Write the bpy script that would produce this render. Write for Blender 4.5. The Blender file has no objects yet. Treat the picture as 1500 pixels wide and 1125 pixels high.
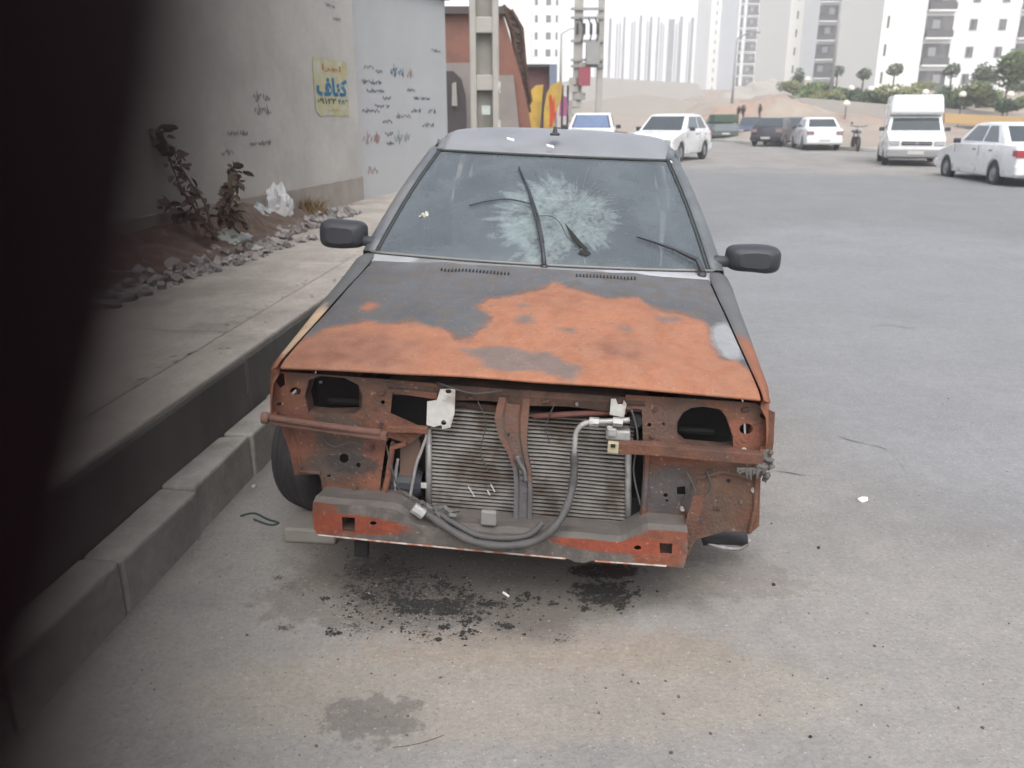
import bpy, bmesh, math, random
import numpy as np
from mathutils import Vector, Matrix, Euler, noise
random.seed(7)
PI = math.pi
scene = bpy.context.scene
COL = scene.collection

# ---------------------------------------------------------------- camera, sky, sun, exposure
CF, CH = 1200.0, 1.5
TH = math.atan((562.5-174)/CF)
cam_d = bpy.data.cameras.new('camera'); cam = bpy.data.objects.new('camera', cam_d); COL.objects.link(cam)
cam.location = (0, 0, CH); cam.rotation_euler = (PI/2-TH, 0, 0)
cam_d.sensor_width = 36; cam_d.lens = CF/1500*36
cam_d.clip_start = 0.001; cam_d.clip_end = 6000
cam_d.dof.use_dof = True; cam_d.dof.focus_distance = 2.5; cam_d.dof.aperture_fstop = 4.4
scene.camera = cam

world = bpy.data.worlds.new('World'); scene.world = world; world.use_nodes = True
wn = world.node_tree.nodes; wl = world.node_tree.links; wn.clear()
SUN_EL, SUN_AZ = 56, 176          # azimuth measured from +Y clockwise: behind the camera
sky = wn.new('ShaderNodeTexSky'); sky.sky_type = 'NISHITA'; sky.sun_disc = False
sky.sun_elevation = math.radians(SUN_EL); sky.sun_rotation = math.radians(SUN_AZ)
sky.dust_density = 4.0; sky.air_density = 1.0; sky.ozone_density = 1.0
hs = wn.new('ShaderNodeHueSaturation'); hs.inputs['Saturation'].default_value = 0.42
hs.inputs['Value'].default_value = 1.0
bgn = wn.new('ShaderNodeBackground'); bgn.inputs['Strength'].default_value = 0.15
won = wn.new('ShaderNodeOutputWorld')
wl.new(sky.outputs[0], hs.inputs['Color']); wl.new(hs.outputs[0], bgn.inputs[0]); wl.new(bgn.outputs[0], won.inputs[0])
sd = bpy.data.lights.new('sun', 'SUN'); sd.energy = 0.5; sd.angle = math.radians(60); sd.color = (1, .97, .93)
sun = bpy.data.objects.new('sun', sd); COL.objects.link(sun)
sun.rotation_euler = (math.radians(90-SUN_EL), 0, math.radians(180-SUN_AZ)+PI)
# point the lamp along the same direction as the sky's sun
_d = Vector((math.sin(math.radians(SUN_AZ))*math.cos(math.radians(SUN_EL)), math.cos(math.radians(SUN_AZ))*math.cos(math.radians(SUN_EL)), math.sin(math.radians(SUN_EL))))
sun.rotation_euler = _d.to_track_quat('Z', 'Y').to_euler()
vs = scene.view_settings
scene.display_settings.display_device = 'sRGB'
vs.view_transform = 'Standard'; vs.look = 'None'; vs.gamma = 1; vs.use_curve_mapping = False
vs.exposure = 1.25
scene.render.engine = 'CYCLES'; scene.cycles.volume_bounces = 3; scene.cycles.max_bounces = 10

# ---------------------------------------------------------------- measuring: pixel of the 1500x1125 photo -> world ray
_c, _s = math.cos(TH), math.sin(TH)
def ray(px, py):
    a = (px-750)/CF; b = -(py-562.5)/CF
    return Vector((a, _c+b*_s, -_s+b*_c))
def ony(px, py, Y):
    d = ray(px, py); return Vector((0, 0, CH)) + d*(Y/d.y)
def sm(t): t = max(0, min(1, t)); return t*t*(3-2*t)
def gz(X, Y):
    if Y < 8: return 0.0
    k = .0137+(.004-.0137)*sm((X-4)/8)
    return (min(Y, 62)-8)*k
def ong(px, py, dz=0):          # the ground point seen at a pixel
    Y = 3.0
    d = ray(px, py)
    lo, hi = 1.0, 120.0
    for _ in range(60):
        m = (lo+hi)/2; p = Vector((0, 0, CH))+d*(m/d.y)
        if p.z > gz(p.x, p.y)+dz: lo = m
        else: hi = m
    return Vector((0, 0, CH))+d*(lo/d.y)

# ---------------------------------------------------------------- materials
KA = .76          # overall reflectance of the dusty street surfaces
def nd(nt, t, **kw):
    n = nt.nodes.new(t)
    for k, v in kw.items(): setattr(n, k, v)
    return n
def mat(name, col, rough=.7, metal=0, var=.15, scale=6, col2=None, bump=0, bscale=None, patches=(), spec=None, speck=0, speck_scale=120, coat=0, streak=1.0, grain=0, grain_scale=40, attr=None, t2=(.45, .6)):
    """procedural material; patches: (centre xyz, radius xyz (0 = ignore axis), colour, noise amount, strength)"""
    if max(col[:3]) < .62:
        col = tuple(c*KA for c in col[:3]); col2 = col2 and tuple(c*KA for c in col2)
        patches = [(a, b_, tuple(c*KA for c in pc), d, e) for a, b_, pc, d, e in patches]
    m = bpy.data.materials.new(name); m.use_nodes = True
    nt = m.node_tree; N = nt.nodes; L = nt.links
    b = N['Principled BSDF']; b.inputs['Roughness'].default_value = rough; b.inputs['Metallic'].default_value = metal
    if spec is not None: b.inputs['Specular IOR Level'].default_value = spec
    if coat: b.inputs['Coat Weight'].default_value = coat
    tc = nd(nt, 'ShaderNodeTexCoord')
    mp = nd(nt, 'ShaderNodeMapping'); mp.inputs['Scale'].default_value = (1, 1, streak)
    L.new(tc.outputs['Object'], mp.inputs[0]); P = mp.outputs[0]
    def noi(sc, det=6, rg=.6, src=None):
        n = nd(nt, 'ShaderNodeTexNoise'); n.inputs['Scale'].default_value = sc; n.inputs['Detail'].default_value = det; n.inputs['Roughness'].default_value = rg
        L.new(src or P, n.inputs['Vector']); return n.outputs['Fac']
    def rng(src, a, c_, lo=0, hi=1, clamp=True, smooth=False):
        r = nd(nt, 'ShaderNodeMapRange'); r.clamp = clamp
        if smooth: r.interpolation_type = 'SMOOTHSTEP'
        r.inputs[1].default_value = a; r.inputs[2].default_value = c_; r.inputs[3].default_value = lo; r.inputs[4].default_value = hi
        L.new(src, r.inputs[0]); return r.outputs[0]
    def mixc(f, a, c_):
        x = nd(nt, 'ShaderNodeMix', data_type='RGBA')
        if isinstance(f, float): x.inputs[0].default_value = f
        else: L.new(f, x.inputs[0])
        for i, v in ((6, a), (7, c_)):
            if isinstance(v, (tuple, list)): x.inputs[i].default_value = (*v[:3], 1)
            else: L.new(v, x.inputs[i])
        return x.outputs[2]
    cur = tuple(col)
    n1 = noi(scale)
    if col2 is not None:
        cur = mixc(rng(noi(scale*.6, 8, .65), t2[0], t2[1], smooth=True), cur, tuple(col2))
    if attr:
        an = nd(nt, 'ShaderNodeAttribute', attribute_name=attr)
        cur = mixc(rng(noi(14, 8, .6), .25, .75), an.outputs['Color'], an.outputs['Color'])
    for (cc, rr, pc, na, st) in patches:
        v = nd(nt, 'ShaderNodeVectorMath', operation='SUBTRACT'); L.new(tc.outputs['Object'], v.inputs[0]); v.inputs[1].default_value = cc
        v2 = nd(nt, 'ShaderNodeVectorMath', operation='MULTIPLY'); L.new(v.outputs[0], v2.inputs[0]); v2.inputs[1].default_value = [0 if r == 0 else 1/r for r in rr]
        ln = nd(nt, 'ShaderNodeVectorMath', operation='LENGTH'); L.new(v2.outputs[0], ln.inputs[0])
        nz = noi(2.2/min(r for r in rr if r), 8, .62, tc.outputs['Object'])
        ad = nd(nt, 'ShaderNodeMath', operation='MULTIPLY_ADD'); L.new(nz, ad.inputs[0]); ad.inputs[1].default_value = -2*na; L.new(ln.outputs['Value'], ad.inputs[2])
        f = rng(ad.outputs[0], .78-na, 1.12-na, st, 0, smooth=True)
        cur = mixc(f, cur, pc)
    if var:
        hsv = nd(nt, 'ShaderNodeHueSaturation')
        if isinstance(cur, tuple): hsv.inputs['Color'].default_value = (*cur[:3], 1)
        else: L.new(cur, hsv.inputs['Color'])
        L.new(rng(n1, .25, .75, 1-var, 1+var, False), hsv.inputs['Value'])
        cur = hsv.outputs[0]
    if grain:
        for gs, ga in ((grain_scale, grain), (grain_scale*.22, grain*.6)):
            h2 = nd(nt, 'ShaderNodeHueSaturation')
            if isinstance(cur, tuple): h2.inputs['Color'].default_value = (*cur[:3], 1)
            else: L.new(cur, h2.inputs['Color'])
            L.new(rng(noi(gs, 4, .7, tc.outputs['Object']), .3, .7, 1-ga, 1+ga, False), h2.inputs['Value']); cur = h2.outputs[0]
    if speck:
        cur = mixc(rng(noi(speck_scale, 2, .5, tc.outputs['Object']), .35, .3, 0, speck), cur, (.03, .03, .03))
        cur = mixc(rng(noi(speck_scale*.8, 2, .5, tc.outputs['Object']), .66, .72, 0, speck*.6), cur, (.6, .58, .55))
    if isinstance(cur, tuple): b.inputs['Base Color'].default_value = (*cur[:3], 1)
    else: L.new(cur, b.inputs['Base Color'])
    if bump:
        bp = nd(nt, 'ShaderNodeBump'); bp.inputs['Strength'].default_value = bump; bp.inputs['Distance'].default_value = .01
        L.new(noi(bscale or scale*5, 6, .6), bp.inputs['Height']); L.new(bp.outputs[0], b.inputs['Normal'])
    L.new(rng(n1, .3, .7, max(0, rough-.08), min(1, rough+.08)), b.inputs['Roughness'])
    return m

M = {}
def SP(px, py, rx, ry, col, na, st):
    q = ong(px, py); return ((q.x, q.y, 0), (rx, ry, 0), col, na, st)
M['asphalt'] = mat('dusty_asphalt', (.30, .285, .265), .92, var=.10, scale=1.3, col2=(.25, .24, .228), bump=.45, bscale=80, speck=.45, speck_scale=100, spec=.2, grain=.13, grain_scale=60,
    patches=[((0, 14, 0), (30, 9, 0), (.215, .22, .228), .1, .85), ((4.5, 6, 0), (3.4, 6, 0), (.265, .27, .278), .25, .8), SP(760, 1010, .95, .22, (.33, .30, .25), .5, .6), SP(800, 945, .55, .12, (.30, .24, .19), 1.1, .45), SP(1000, 960, .2, .1, (.29, .25, .2), 1.2, .4),
             SP(545, 1052, .135, .095, (.175, .16, .148), 1.3, .75), SP(560, 880, .42, .16, (.2, .18, .16), .9, .7),
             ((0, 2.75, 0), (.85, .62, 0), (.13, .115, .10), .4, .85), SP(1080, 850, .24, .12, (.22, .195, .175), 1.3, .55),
             SP(655, 888, .13, .05, (.06, .056, .053), 2.2, .8), SP(575, 868, .15, .08, (.11, .10, .093), 2.2, .75), SP(545, 835, .10, .08, (.09, .07, .06), 2.0, .7), SP(880, 868, .085, .06, (.03, .027, .026), 2.0, .9), SP(900, 880, .05, .03, (.05, .045, .042), 2.0, .9),
             SP(885, 836, .13, .05, (.035, .018, .014), .8, .95)])
M['concrete'] = mat('kerb_concrete', (.43, .41, .375), .92, var=.2, scale=4, bump=.5, bscale=60, speck=.3, grain=.12, grain_scale=35, col2=(.34, .325, .30))
M['kerb_top'] = M['concrete']
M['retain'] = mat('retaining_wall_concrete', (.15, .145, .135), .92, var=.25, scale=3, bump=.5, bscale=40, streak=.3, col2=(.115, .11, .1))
M['paving'] = mat('paving_concrete', (.43, .395, .35), .93, var=.14, scale=3, col2=(.35, .32, .285), grain=.12, grain_scale=40, bump=.6, bscale=45, speck=.35, speck_scale=60)
M['plaster'] = mat('white_plaster', (.53, .50, .455), .9, var=.08, scale=1.4, bump=.35, bscale=25, col2=(.47, .445, .405), grain=.05, grain_scale=12)
M['plaster2'] = mat('bluish_plaster', (.44, .445, .44), .9, var=.07, scale=1.4, bump=.25, bscale=25)
M['soil'] = mat('dry_soil', (.13, .085, .06), .98, var=.35, scale=14, bump=1, bscale=60, col2=(.19, .14, .11))
M['stone'] = mat('rubble_stone', (.33, .31, .30), .95, var=.3, scale=9, bump=.8, bscale=40, col2=(.17, .15, .14))
M['bagw'] = mat('white_plastic', (.5, .52, .52), .45, var=.2, scale=12, bump=.4, bscale=30, col2=(.36, .39, .39))
M['bagb'] = mat('blue_plastic', (.05, .07, .16), .4, var=.2, scale=10, bump=.4, bscale=30)
M['stem'] = mat('dry_stem', (.10, .06, .04), .9, var=.2, scale=20)
M['leaf'] = mat('dry_leaf', (.12, .08, .05), .85, var=.4, scale=8, col2=(.085, .08, .045))
M['straw'] = mat('dry_weed', (.22, .15, .07), .9, var=.3, scale=10)
M['rust'] = mat('rusted_panel', (.165, .068, .040), .88, var=.35, scale=10, col2=(.115, .06, .042), bump=.6, bscale=90, speck=.25, speck_scale=90)
M['rustred'] = mat('red_rust_primer', (.30, .062, .026), .85, var=.25, scale=12, col2=(.24, .075, .04), bump=.3, bscale=80)
M['rustdk'] = mat('dark_rusted_steel', (.07, .04, .03), .9, var=.35, scale=12, col2=(.12, .065, .045), bump=.6, bscale=80)
M['char'] = mat('burnt_grey_panel', (.115, .112, .108), .75, var=.25, scale=8, col2=(.16, .155, .15), bump=.4, bscale=60)
M['black'] = mat('soot_black', (.012, .011, .011), .85, var=.3, scale=10)
M['plast'] = mat('black_plastic', (.035, .037, .045), .55, var=.2, scale=10, bump=.15, bscale=80)
M['rubber'] = mat('tyre_rubber', (.03, .031, .033), .85, var=.25, scale=14, col2=(.05, .048, .045), bump=.3, bscale=80)
M['rubbr'] = M['rubber']
M['hose'] = mat('dusty_rubber_hose', (.075, .072, .07), .7, var=.25, scale=25, bump=.3, bscale=120)
M['alu'] = mat('dusty_aluminium', (.42, .41, .40), .5, .35, var=.2, scale=20, bump=.2, bscale=100, col2=(.30, .28, .26))
M['fin'] = mat('condenser_aluminium', (.30, .28, .26), .6, .2, var=.3, scale=9, col2=(.15, .12, .10), t2=(.45, .6))
M['finbk'] = mat('condenser_core', (.06, .052, .047), .9, var=.3, scale=12)
M['zinc'] = mat('pale_bracket', (.55, .54, .51), .6, .1, var=.2, scale=22, col2=(.36, .33, .30), bump=.2, bscale=90)
M['roofp'] = mat('weathered_roof_paint', (.235, .24, .25), .45, var=.18, scale=5, col2=(.22, .23, .245), bump=.1, bscale=40)
M['pillar'] = mat('pillar_paint', (.115, .128, .138), .55, var=.2, scale=7, col2=(.17, .175, .18))
M['frame_s'] = mat('window_rubber_seal', (.04, .05, .05), .7, var=.2, scale=10)

def glassmat(name, col, rough=.12, alpha=1.0, spec=.5, var=.1):
    m = mat(name, col, rough, var=var, scale=3, spec=spec)
    m.node_tree.nodes['Principled BSDF'].inputs['Alpha'].default_value = alpha
    return m
M['glass'] = glassmat('car_window_glass', (.05, .065, .07), .1, .93, .8)
M['paneg'] = mat('window_pane', (.10, .11, .12), .2, var=.3, scale=.3, spec=.7)
M['panedk'] = mat('balcony_glazing', (.055, .055, .06), .4, var=.5, scale=.4, col2=(.14, .135, .13))

# ---------------------------------------------------------------- mesh helpers
class MB:
    def __init__(s): s.v = []; s.f = []
    def add(s, vs_, fs):
        o = len(s.v); s.v += [tuple(v) for v in vs_]; s.f += [tuple(i+o for i in f) for f in fs]; return s
    def box(s, c, d, rot=None, taper=1):
        x, y, z = (q/2 for q in d); vs_ = []
        for sz in (-1, 1):
            k = taper if sz > 0 else 1
            for sx, sy in ((-1, -1), (1, -1), (1, 1), (-1, 1)): vs_.append(Vector((sx*x*k, sy*y*k, sz*z)))
        if rot is not None:
            Rm = Euler(rot).to_matrix(); vs_ = [Rm@v for v in vs_]
        return s.add([v+Vector(c) for v in vs_], [(3, 2, 1, 0), (4, 5, 6, 7), (0, 1, 5, 4), (1, 2, 6, 5), (2, 3, 7, 6), (3, 0, 4, 7)])
    def tube(s, pts, r, n=8, cap=True):
        pts = [Vector(p) for p in pts]; rs = r if isinstance(r, (list, tuple)) else [r]*len(pts)
        vs_ = []; fs = []; up = None
        for i, p in enumerate(pts):
            t = (pts[min(i+1, len(pts)-1)]-pts[max(i-1, 0)])
            t = t.normalized() if t.length > 1e-9 else Vector((0, 0, 1))
            if up is None:
                up = Vector((0, 0, 1)) if abs(t.z) < .9 else Vector((0, 1, 0))
            a = t.cross(up).normalized(); b_ = a.cross(t).normalized(); up = b_
            for k in range(n):
                an = 2*PI*k/n; vs_.append(p+(a*math.cos(an)+b_*math.sin(an))*rs[i])
        for i in range(len(pts)-1):
            for k in range(n):
                fs.append((i*n+k, i*n+(k+1) % n, (i+1)*n+(k+1) % n, (i+1)*n+k))
        if cap: fs.append(tuple(range(n-1, -1, -1))); fs.append(tuple((len(pts)-1)*n+k for k in range(n)))
        return s.add(vs_, fs)
    def lathe(s, prof, c, axis='x', n=28):
        vs_ = []; fs = []; m_ = len(prof)
        for k in range(n):
            a = 2*PI*k/n
            for (h, r) in prof:
                p = {'x': (h, r*math.cos(a), r*math.sin(a)), 'y': (r*math.cos(a), h, r*math.sin(a)), 'z': (r*math.cos(a), r*math.sin(a), h)}[axis]
                vs_.append(Vector(p)+Vector(c))
        for k in range(n):
            for j in range(m_-1):
                fs.append((k*m_+j, k*m_+j+1, ((k+1) % n)*m_+j+1, ((k+1) % n)*m_+j))
        return s.add(vs_, fs)
    def grid(s, rows):
        n = len(rows[0]); vs_ = [p for r in rows for p in r]; fs = []
        for i in range(len(rows)-1):
            for j in range(n-1): fs.append((i*n+j, i*n+j+1, (i+1)*n+j+1, (i+1)*n+j))
        return s.add(vs_, fs)
    def prism(s, poly, y0, y1, ax='y'):      # polygon in the other two axes, extruded
        n = len(poly); vs_ = []
        for h in (y0, y1):
            for (a, b_) in poly: vs_.append({'y': (a, h, b_), 'x': (h, a, b_), 'z': (a, b_, h)}[ax])
        fs = [tuple(range(n-1, -1, -1)), tuple(range(n, 2*n))]+[(i, (i+1) % n, n+(i+1) % n, n+i) for i in range(n)]
        return s.add(vs_, fs)
    def build(s, name, m, parent=None, bevel=0, smooth=False, solid=0, seg=2, stuff=False, fixn=True, subsurf=0):
        me = bpy.data.meshes.new(name); me.from_pydata(s.v, [], s.f)
        if fixn:
            bm = bmesh.new(); bm.from_mesh(me); bmesh.ops.recalc_face_normals(bm, faces=bm.faces); bm.to_mesh(me); bm.free()
        me.materials.append(m if not isinstance(m, str) else M[m])
        o = bpy.data.objects.new(name, me); COL.objects.link(o)
        if parent is not None: o.parent = parent
        if smooth:
            me.polygons.foreach_set('use_smooth', [True]*len(me.polygons))
        if solid:
            md = o.modifiers.new('s', 'SOLIDIFY'); md.thickness = solid; md.offset = -1
        if bevel:
            md = o.modifiers.new('b', 'BEVEL'); md.width = bevel; md.segments = seg; md.limit_method = 'ANGLE'; md.angle_limit = math.radians(38)
        if subsurf:
            md = o.modifiers.new('u', 'SUBSURF'); md.levels = subsurf; md.render_levels = subsurf
        if stuff: o['kind'] = 'stuff'
        return o
def empty(name, loc=(0, 0, 0), rot=(0, 0, 0), label=None, cat=None, group=None, kind=None):
    o = bpy.data.objects.new(name, None); COL.objects.link(o); o.location = loc; o.rotation_euler = rot; o.empty_display_size = .1
    return tag(o, label, cat, group, kind)
def tag(o, label=None, cat=None, group=None, kind=None):
    for k, v in (('label', label), ('category', cat), ('group', group), ('kind', kind)):
        if v: o[k] = v
    return o
def cpy(o, parent=None):
    c = o.copy(); COL.objects.link(c)
    if parent is not None: c.parent = parent
    for ch in list(o.children): cpy(ch, c)
    return c
def plate(name, outer, holes, place, thick, m, parent, bevel=.0015):
    """flat sheet with real holes: outlines are 2-D, `place` maps (a, b, depth) to a local point"""
    cu = bpy.data.curves.new('tmp', 'CURVE'); cu.dimensions = '2D'; cu.fill_mode = 'BOTH'; cu.extrude = thick/2
    for poly in [outer]+list(holes):
        sp = cu.splines.new('POLY'); sp.points.add(len(poly)-1); sp.use_cyclic_u = True
        for i, (a, b_) in enumerate(poly): sp.points[i].co = (a, b_, 0, 1)
    t = bpy.data.objects.new('tmp', cu); COL.objects.link(t)
    dg = bpy.context.evaluated_depsgraph_get(); me = bpy.data.meshes.new_from_object(t.evaluated_get(dg))
    bpy.data.objects.remove(t); bpy.data.curves.remove(cu)
    for v in me.vertices: v.co = place(v.co.x, v.co.y, v.co.z)
    bm = bmesh.new(); bm.from_mesh(me); bmesh.ops.remove_doubles(bm, verts=bm.verts, dist=1e-5); bmesh.ops.recalc_face_normals(bm, faces=bm.faces); bm.to_mesh(me); bm.free()
    me.materials.clear(); me.materials.append(M[m] if isinstance(m, str) else m); me.name = name
    o = bpy.data.objects.new(name, me); COL.objects.link(o)
    if parent is not None: o.parent = parent
    return o
def ell(cx, cy, rx, ry, n=20, a0=0): return [(cx+rx*math.cos(a0+2*PI*k/n), cy+ry*math.sin(a0+2*PI*k/n)) for k in range(n)]
def catmull(pts, n=8):
    pts = [Vector(p) for p in pts]; out = []
    for i in range(len(pts)-1):
        p0 = pts[max(i-1, 0)]; p1 = pts[i]; p2 = pts[i+1]; p3 = pts[min(i+2, len(pts)-1)]
        for k in range(n):
            t = k/n
            out.append(.5*((2*p1)+(p2-p0)*t+(2*p0-5*p1+4*p2-p3)*t*t+(3*p1-p0-3*p2+p3)*t**3))
    out.append(pts[-1]); return out

# ---------------------------------------------------------------- ground
def lin(a, b_, n): return [a+(b_-a)*i/(n-1) for i in range(n)]
def terr(X, Y):            # land beyond the road: sandy slope up to the towers on the right
    z = gz(X, Y)
    e = 46 if X > 8 else 58
    far = edge_y(X)
    t = (Y-far)
    if t > 0:
        z += 3.0*sm(t/26)+2.2*sm((t-20)/60)
        z += .25*noise.noise(Vector((X*.12, Y*.12, 0)))*sm(t/8)
    return z
def edge_y(X):            # far kerb of the road, curving away
    if X < 11.5: return 70-12*sm((X+4)/15.5)
    if X < 15.5: return 38.5+(15.5-X)*4.9
    return 38.5-(X-15.5)*1.2
g = MB()
ys = [-6, -3, 0]+lin(1, 8, 8)+lin(9, 30, 22)+lin(31, 70, 40)+[75, 80, 90, 100, 120, 150, 200, 300, 500, 900, 2500]
xs = [-2500, -600, -200, -80, -30, -15, -8]+lin(-5, 40, 46)+[45, 50, 60, 75, 100, 150, 300, 700, 2500]
g.grid([[(x, y, gz(x, y)-(.35 if y > edge_y(x)+3 or x > 30 else 0)) for x in xs] for y in ys])
road = tag(g.build('road', 'asphalt', smooth=True), kind='structure')

M['sand'] = mat('sandy_ground', (.34, .275, .22), .95, var=.12, scale=.6, col2=(.32, .285, .245), bump=.3, bscale=2)
def hill_pt(X, t):
    Y = edge_y(X)+t
    return (X, Y, terr(X, Y)+.02)
tt = [0, 1, 3, 5, 8, 11, 14, 18, 22, 27, 33, 40, 50, 60, 75, 95, 130, 200, 400, 900, 2000]
hx = [-60, -40, -25, -12]+lin(-6, 34, 41)+[36, 40, 50, 70, 120, 300, 900]
def eY(X): return edge_y(min(X, 30))
def hz_(X, Y):
    t = Y-eY(X)
    if t <= 0: return gz(X, Y)
    return gz(X, eY(X))+.14+.5*sm(t/14)+1.7*sm((Y-64.8)/2.5)*sm((X-16)/4)+2.6*sm((Y-70)/45)
hb = MB(); hys = lin(20, 64, 45)+lin(64.8, 70, 8)+lin(72, 120, 17)+[140, 200, 400, 900, 2400]
hb.grid([[(x, max(y, eY(x)), hz_(x, max(y, eY(x)+.01))+(.22*noise.noise(Vector((x*.13, y*.13, 0)))*sm((y-eY(x))/6) if y < 150 else 0)) for x in hx] for y in hys])
tag(hb.build('hill', 'sand', smooth=True), kind='structure')

M['crack'] = mat('road_crack', (.10, .098, .095), .95)
for pts in ([(1160, 345), (1185, 348), (1210, 346), (1236, 349)], [(1262, 376), (1290, 378), (1310, 377)], [(1040, 700), (1120, 690), (1180, 697)], [(1275, 480), (1300, 476), (1330, 481), (1345, 479)], [(1180, 600), (1230, 640), (1300, 660), (1330, 700)], [(1120, 290), (1160, 287), (1200, 292)]):
    P_ = catmull([ong(x, y) for x, y in pts], 8); L_ = []; R_ = []
    for i, p in enumerate(P_):
        w_ = .004*(1+noise.noise(p*9)*1.5)*math.sin(PI*(i+.3)/(len(P_)+.3)); q = p+Vector((0, .012*noise.noise(p*14), .0035)); L_.append(q+Vector((0, w_, 0))); R_.append(q-Vector((0, w_, 0)))
    mb = MB(); mb.grid([L_, R_]); mb.build('crack', 'crack', road)
# far kerb along the road's other side
fk = empty('far_kerb', kind='structure')
M['kerbw'] = mat('kerb_white', (.5, .49, .45), .9, var=.15, scale=2)
M['kerbr'] = mat('kerb_red', (.42, .12, .08), .9, var=.2, scale=2)
xk = 8.0; i = 0
while xk < 30:
    x2 = xk+(.2 if 11.5 <= xk < 15.4 else .8)
    a = Vector((xk, eY(xk)-.25, gz(xk, eY(xk)-.25))); b_ = Vector((x2, eY(x2)-.25, gz(x2, eY(x2)-.25)))
    d = b_-a; d *= .985
    mb = MB(); pn = Vector((d.y, -d.x, 0)).normalized()*.28
    vs_ = [a, a+d, a+d-pn, a-pn]
    mb.add([v+Vector((0, 0, 0)) for v in vs_]+[v+Vector((0, 0, .16)) for v in vs_], [(3, 2, 1, 0), (4, 5, 6, 7), (0, 1, 5, 4), (1, 2, 6, 5), (2, 3, 7, 6), (3, 0, 4, 7)])
    mb.build('kerb_stone', 'kerbr' if 15.6 < xk < 17.4 else 'kerbw', fk, bevel=.02); xk = x2; i += 1

# ---------------------------------------------------------------- left kerb, retaining wall, pavement (street frame: along a, across p)
SU = Vector((math.sin(math.radians(4.76)), math.cos(math.radians(4.76)), 0)); SN = Vector((SU.y, -SU.x, 0))
def S(a, p, z, grade=True):
    w = SU*a+SN*p
    return Vector((w.x, w.y, z+(gz(w.x, w.y) if grade else 0)))
def sbox(mb, a0, a1, p0, p1, z0, z1, jit=0):
    j = lambda: random.uniform(-jit, jit)
    vs_ = [S(a0, p0, z0), S(a1, p0, z0), S(a1, p1, z0), S(a0, p1, z0), S(a0, p0+j(), z1+j()), S(a1, p0+j(), z1+j()), S(a1, p1+j(), z1+j()), S(a0, p1+j(), z1+j())]
    return mb.add(vs_, [(3, 2, 1, 0), (4, 5, 6, 7), (0, 1, 5, 4), (1, 2, 6, 5), (2, 3, 7, 6), (3, 0, 4, 7)])
kerb = empty('kerb', kind='structure')
a = 2.68-.53*9
while a < 34:
    st = .53 if a < 7 else 1.5
    mb = MB(); sbox(mb, a+.006, a+st-.006, -1.54, -1.405+random.uniform(-.006, .006), -.06, .19, .008)
    mb.build('kerb_stone', 'kerb_top', kerb, bevel=.012, seg=2); a += st
rw = empty('retaining_wall', kind='structure')
a = -3.0
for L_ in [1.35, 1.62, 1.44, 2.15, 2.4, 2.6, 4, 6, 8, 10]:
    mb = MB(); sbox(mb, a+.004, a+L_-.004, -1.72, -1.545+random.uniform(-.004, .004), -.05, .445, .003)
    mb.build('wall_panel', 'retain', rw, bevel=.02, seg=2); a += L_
pv = empty('pavement', kind='structure')
a = 4.0-2.05*4
k = 0
while a < 30:
    if a < 11: cols = [(-1.555, -1.80), (-1.803, -3.6)]
    else: cols = [(-1.555, -3.6)]
    for (p0, p1) in cols:
        mb = MB()
        sbox(mb, a+.007, a+2.05-.007, p0, p1, .25, .46 if p0 < -1.9 else .458, .0)
        o = mb.build('paving_slab', 'paving', pv, bevel=.012, seg=2)
    a += 2.05; k += 1
# loose grit ridge of mortar left along the pavement's edge
rg = MB()
random.seed(3)
for _ in range(160):
    a = random.uniform(1.2, 9); p = random.choice([-1.66, -1.83, -1.83])+random.gauss(0, .018); r = random.uniform(.002, .007)
    c_ = S(a, p, .462); rg.box((c_.x, c_.y, c_.z), (r*2, r*random.uniform(2, 5), r*.7), (random.uniform(-.3, .3), random.uniform(-.3, .3), random.uniform(0, 3)))
tag(rg.build('mortar_crumbs', 'paving', stuff=True), 'thin line of grey mortar crumbs along the pavement edge', 'crumbs')

# ---------------------------------------------------------------- the two walls
def wallbox(name, A, B, z0, z1, th, m, parent, off=0):
    A = Vector(A); B = Vector(B); d = (B-A).normalized(); nn = Vector((-d.y, d.x))*th
    mb = MB(); q = [A, B, B+nn, A+nn]
    mb.add([(p.x, p.y, z0) for p in q]+[(p.x, p.y, z1) for p in q], [(3, 2, 1, 0), (4, 5, 6, 7), (0, 1, 5, 4), (1, 2, 6, 5), (2, 3, 7, 6), (3, 0, 4, 7)])
    return mb.build(name, m, parent, bevel=.01)
def wall_frame(A, B, base):     # matrix: x along wall, z up, -y out of the face towards the street
    d = (Vector(B)-Vector(A)).normalized(); ang = math.atan2(d.y, d.x)
    return Matrix.Translation((A[0], A[1], base)) @ Matrix.Rotation(ang, 4, 'Z')
W1B = Vector((-1.95, 10.95)); w1d = Vector((math.sin(math.radians(11.2)), math.cos(math.radians(11.2)))); W1A = W1B-w1d*14
W2A = Vector((-1.98, 11.02)); w2d = Vector((math.sin(math.radians(22.6)), math.cos(math.radians(22.6)))); W2B = W2A+w2d*2.55
def place_in(o, A, B, base): o.matrix_world = wall_frame(A, B, base)
w1 = empty('plaster_wall', label='tall off-white plaster wall carrying the yellow poster, nearest on the left', cat='wall')
place_in(w1, W1A, W1B, 0)
mb = MB(); mb.box((7, .15, 2.05), (14, .3, 4.1)); mb.build('wall_face', 'plaster', w1, bevel=.015)
mb = MB(); mb.box((7, -.012, .62), (13.96, .03, .34)); mb.build('plinth', mat('stained_plinth', (.33, .29, .25), .95, var=.2, scale=4, bump=.5, bscale=30), w1, bevel=.01)
w2 = empty('graffiti_wall', label='bluish white wall covered in small scribbled graffiti beyond the poster wall', cat='wall')
place_in(w2, W2A, W2B, 0)
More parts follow.
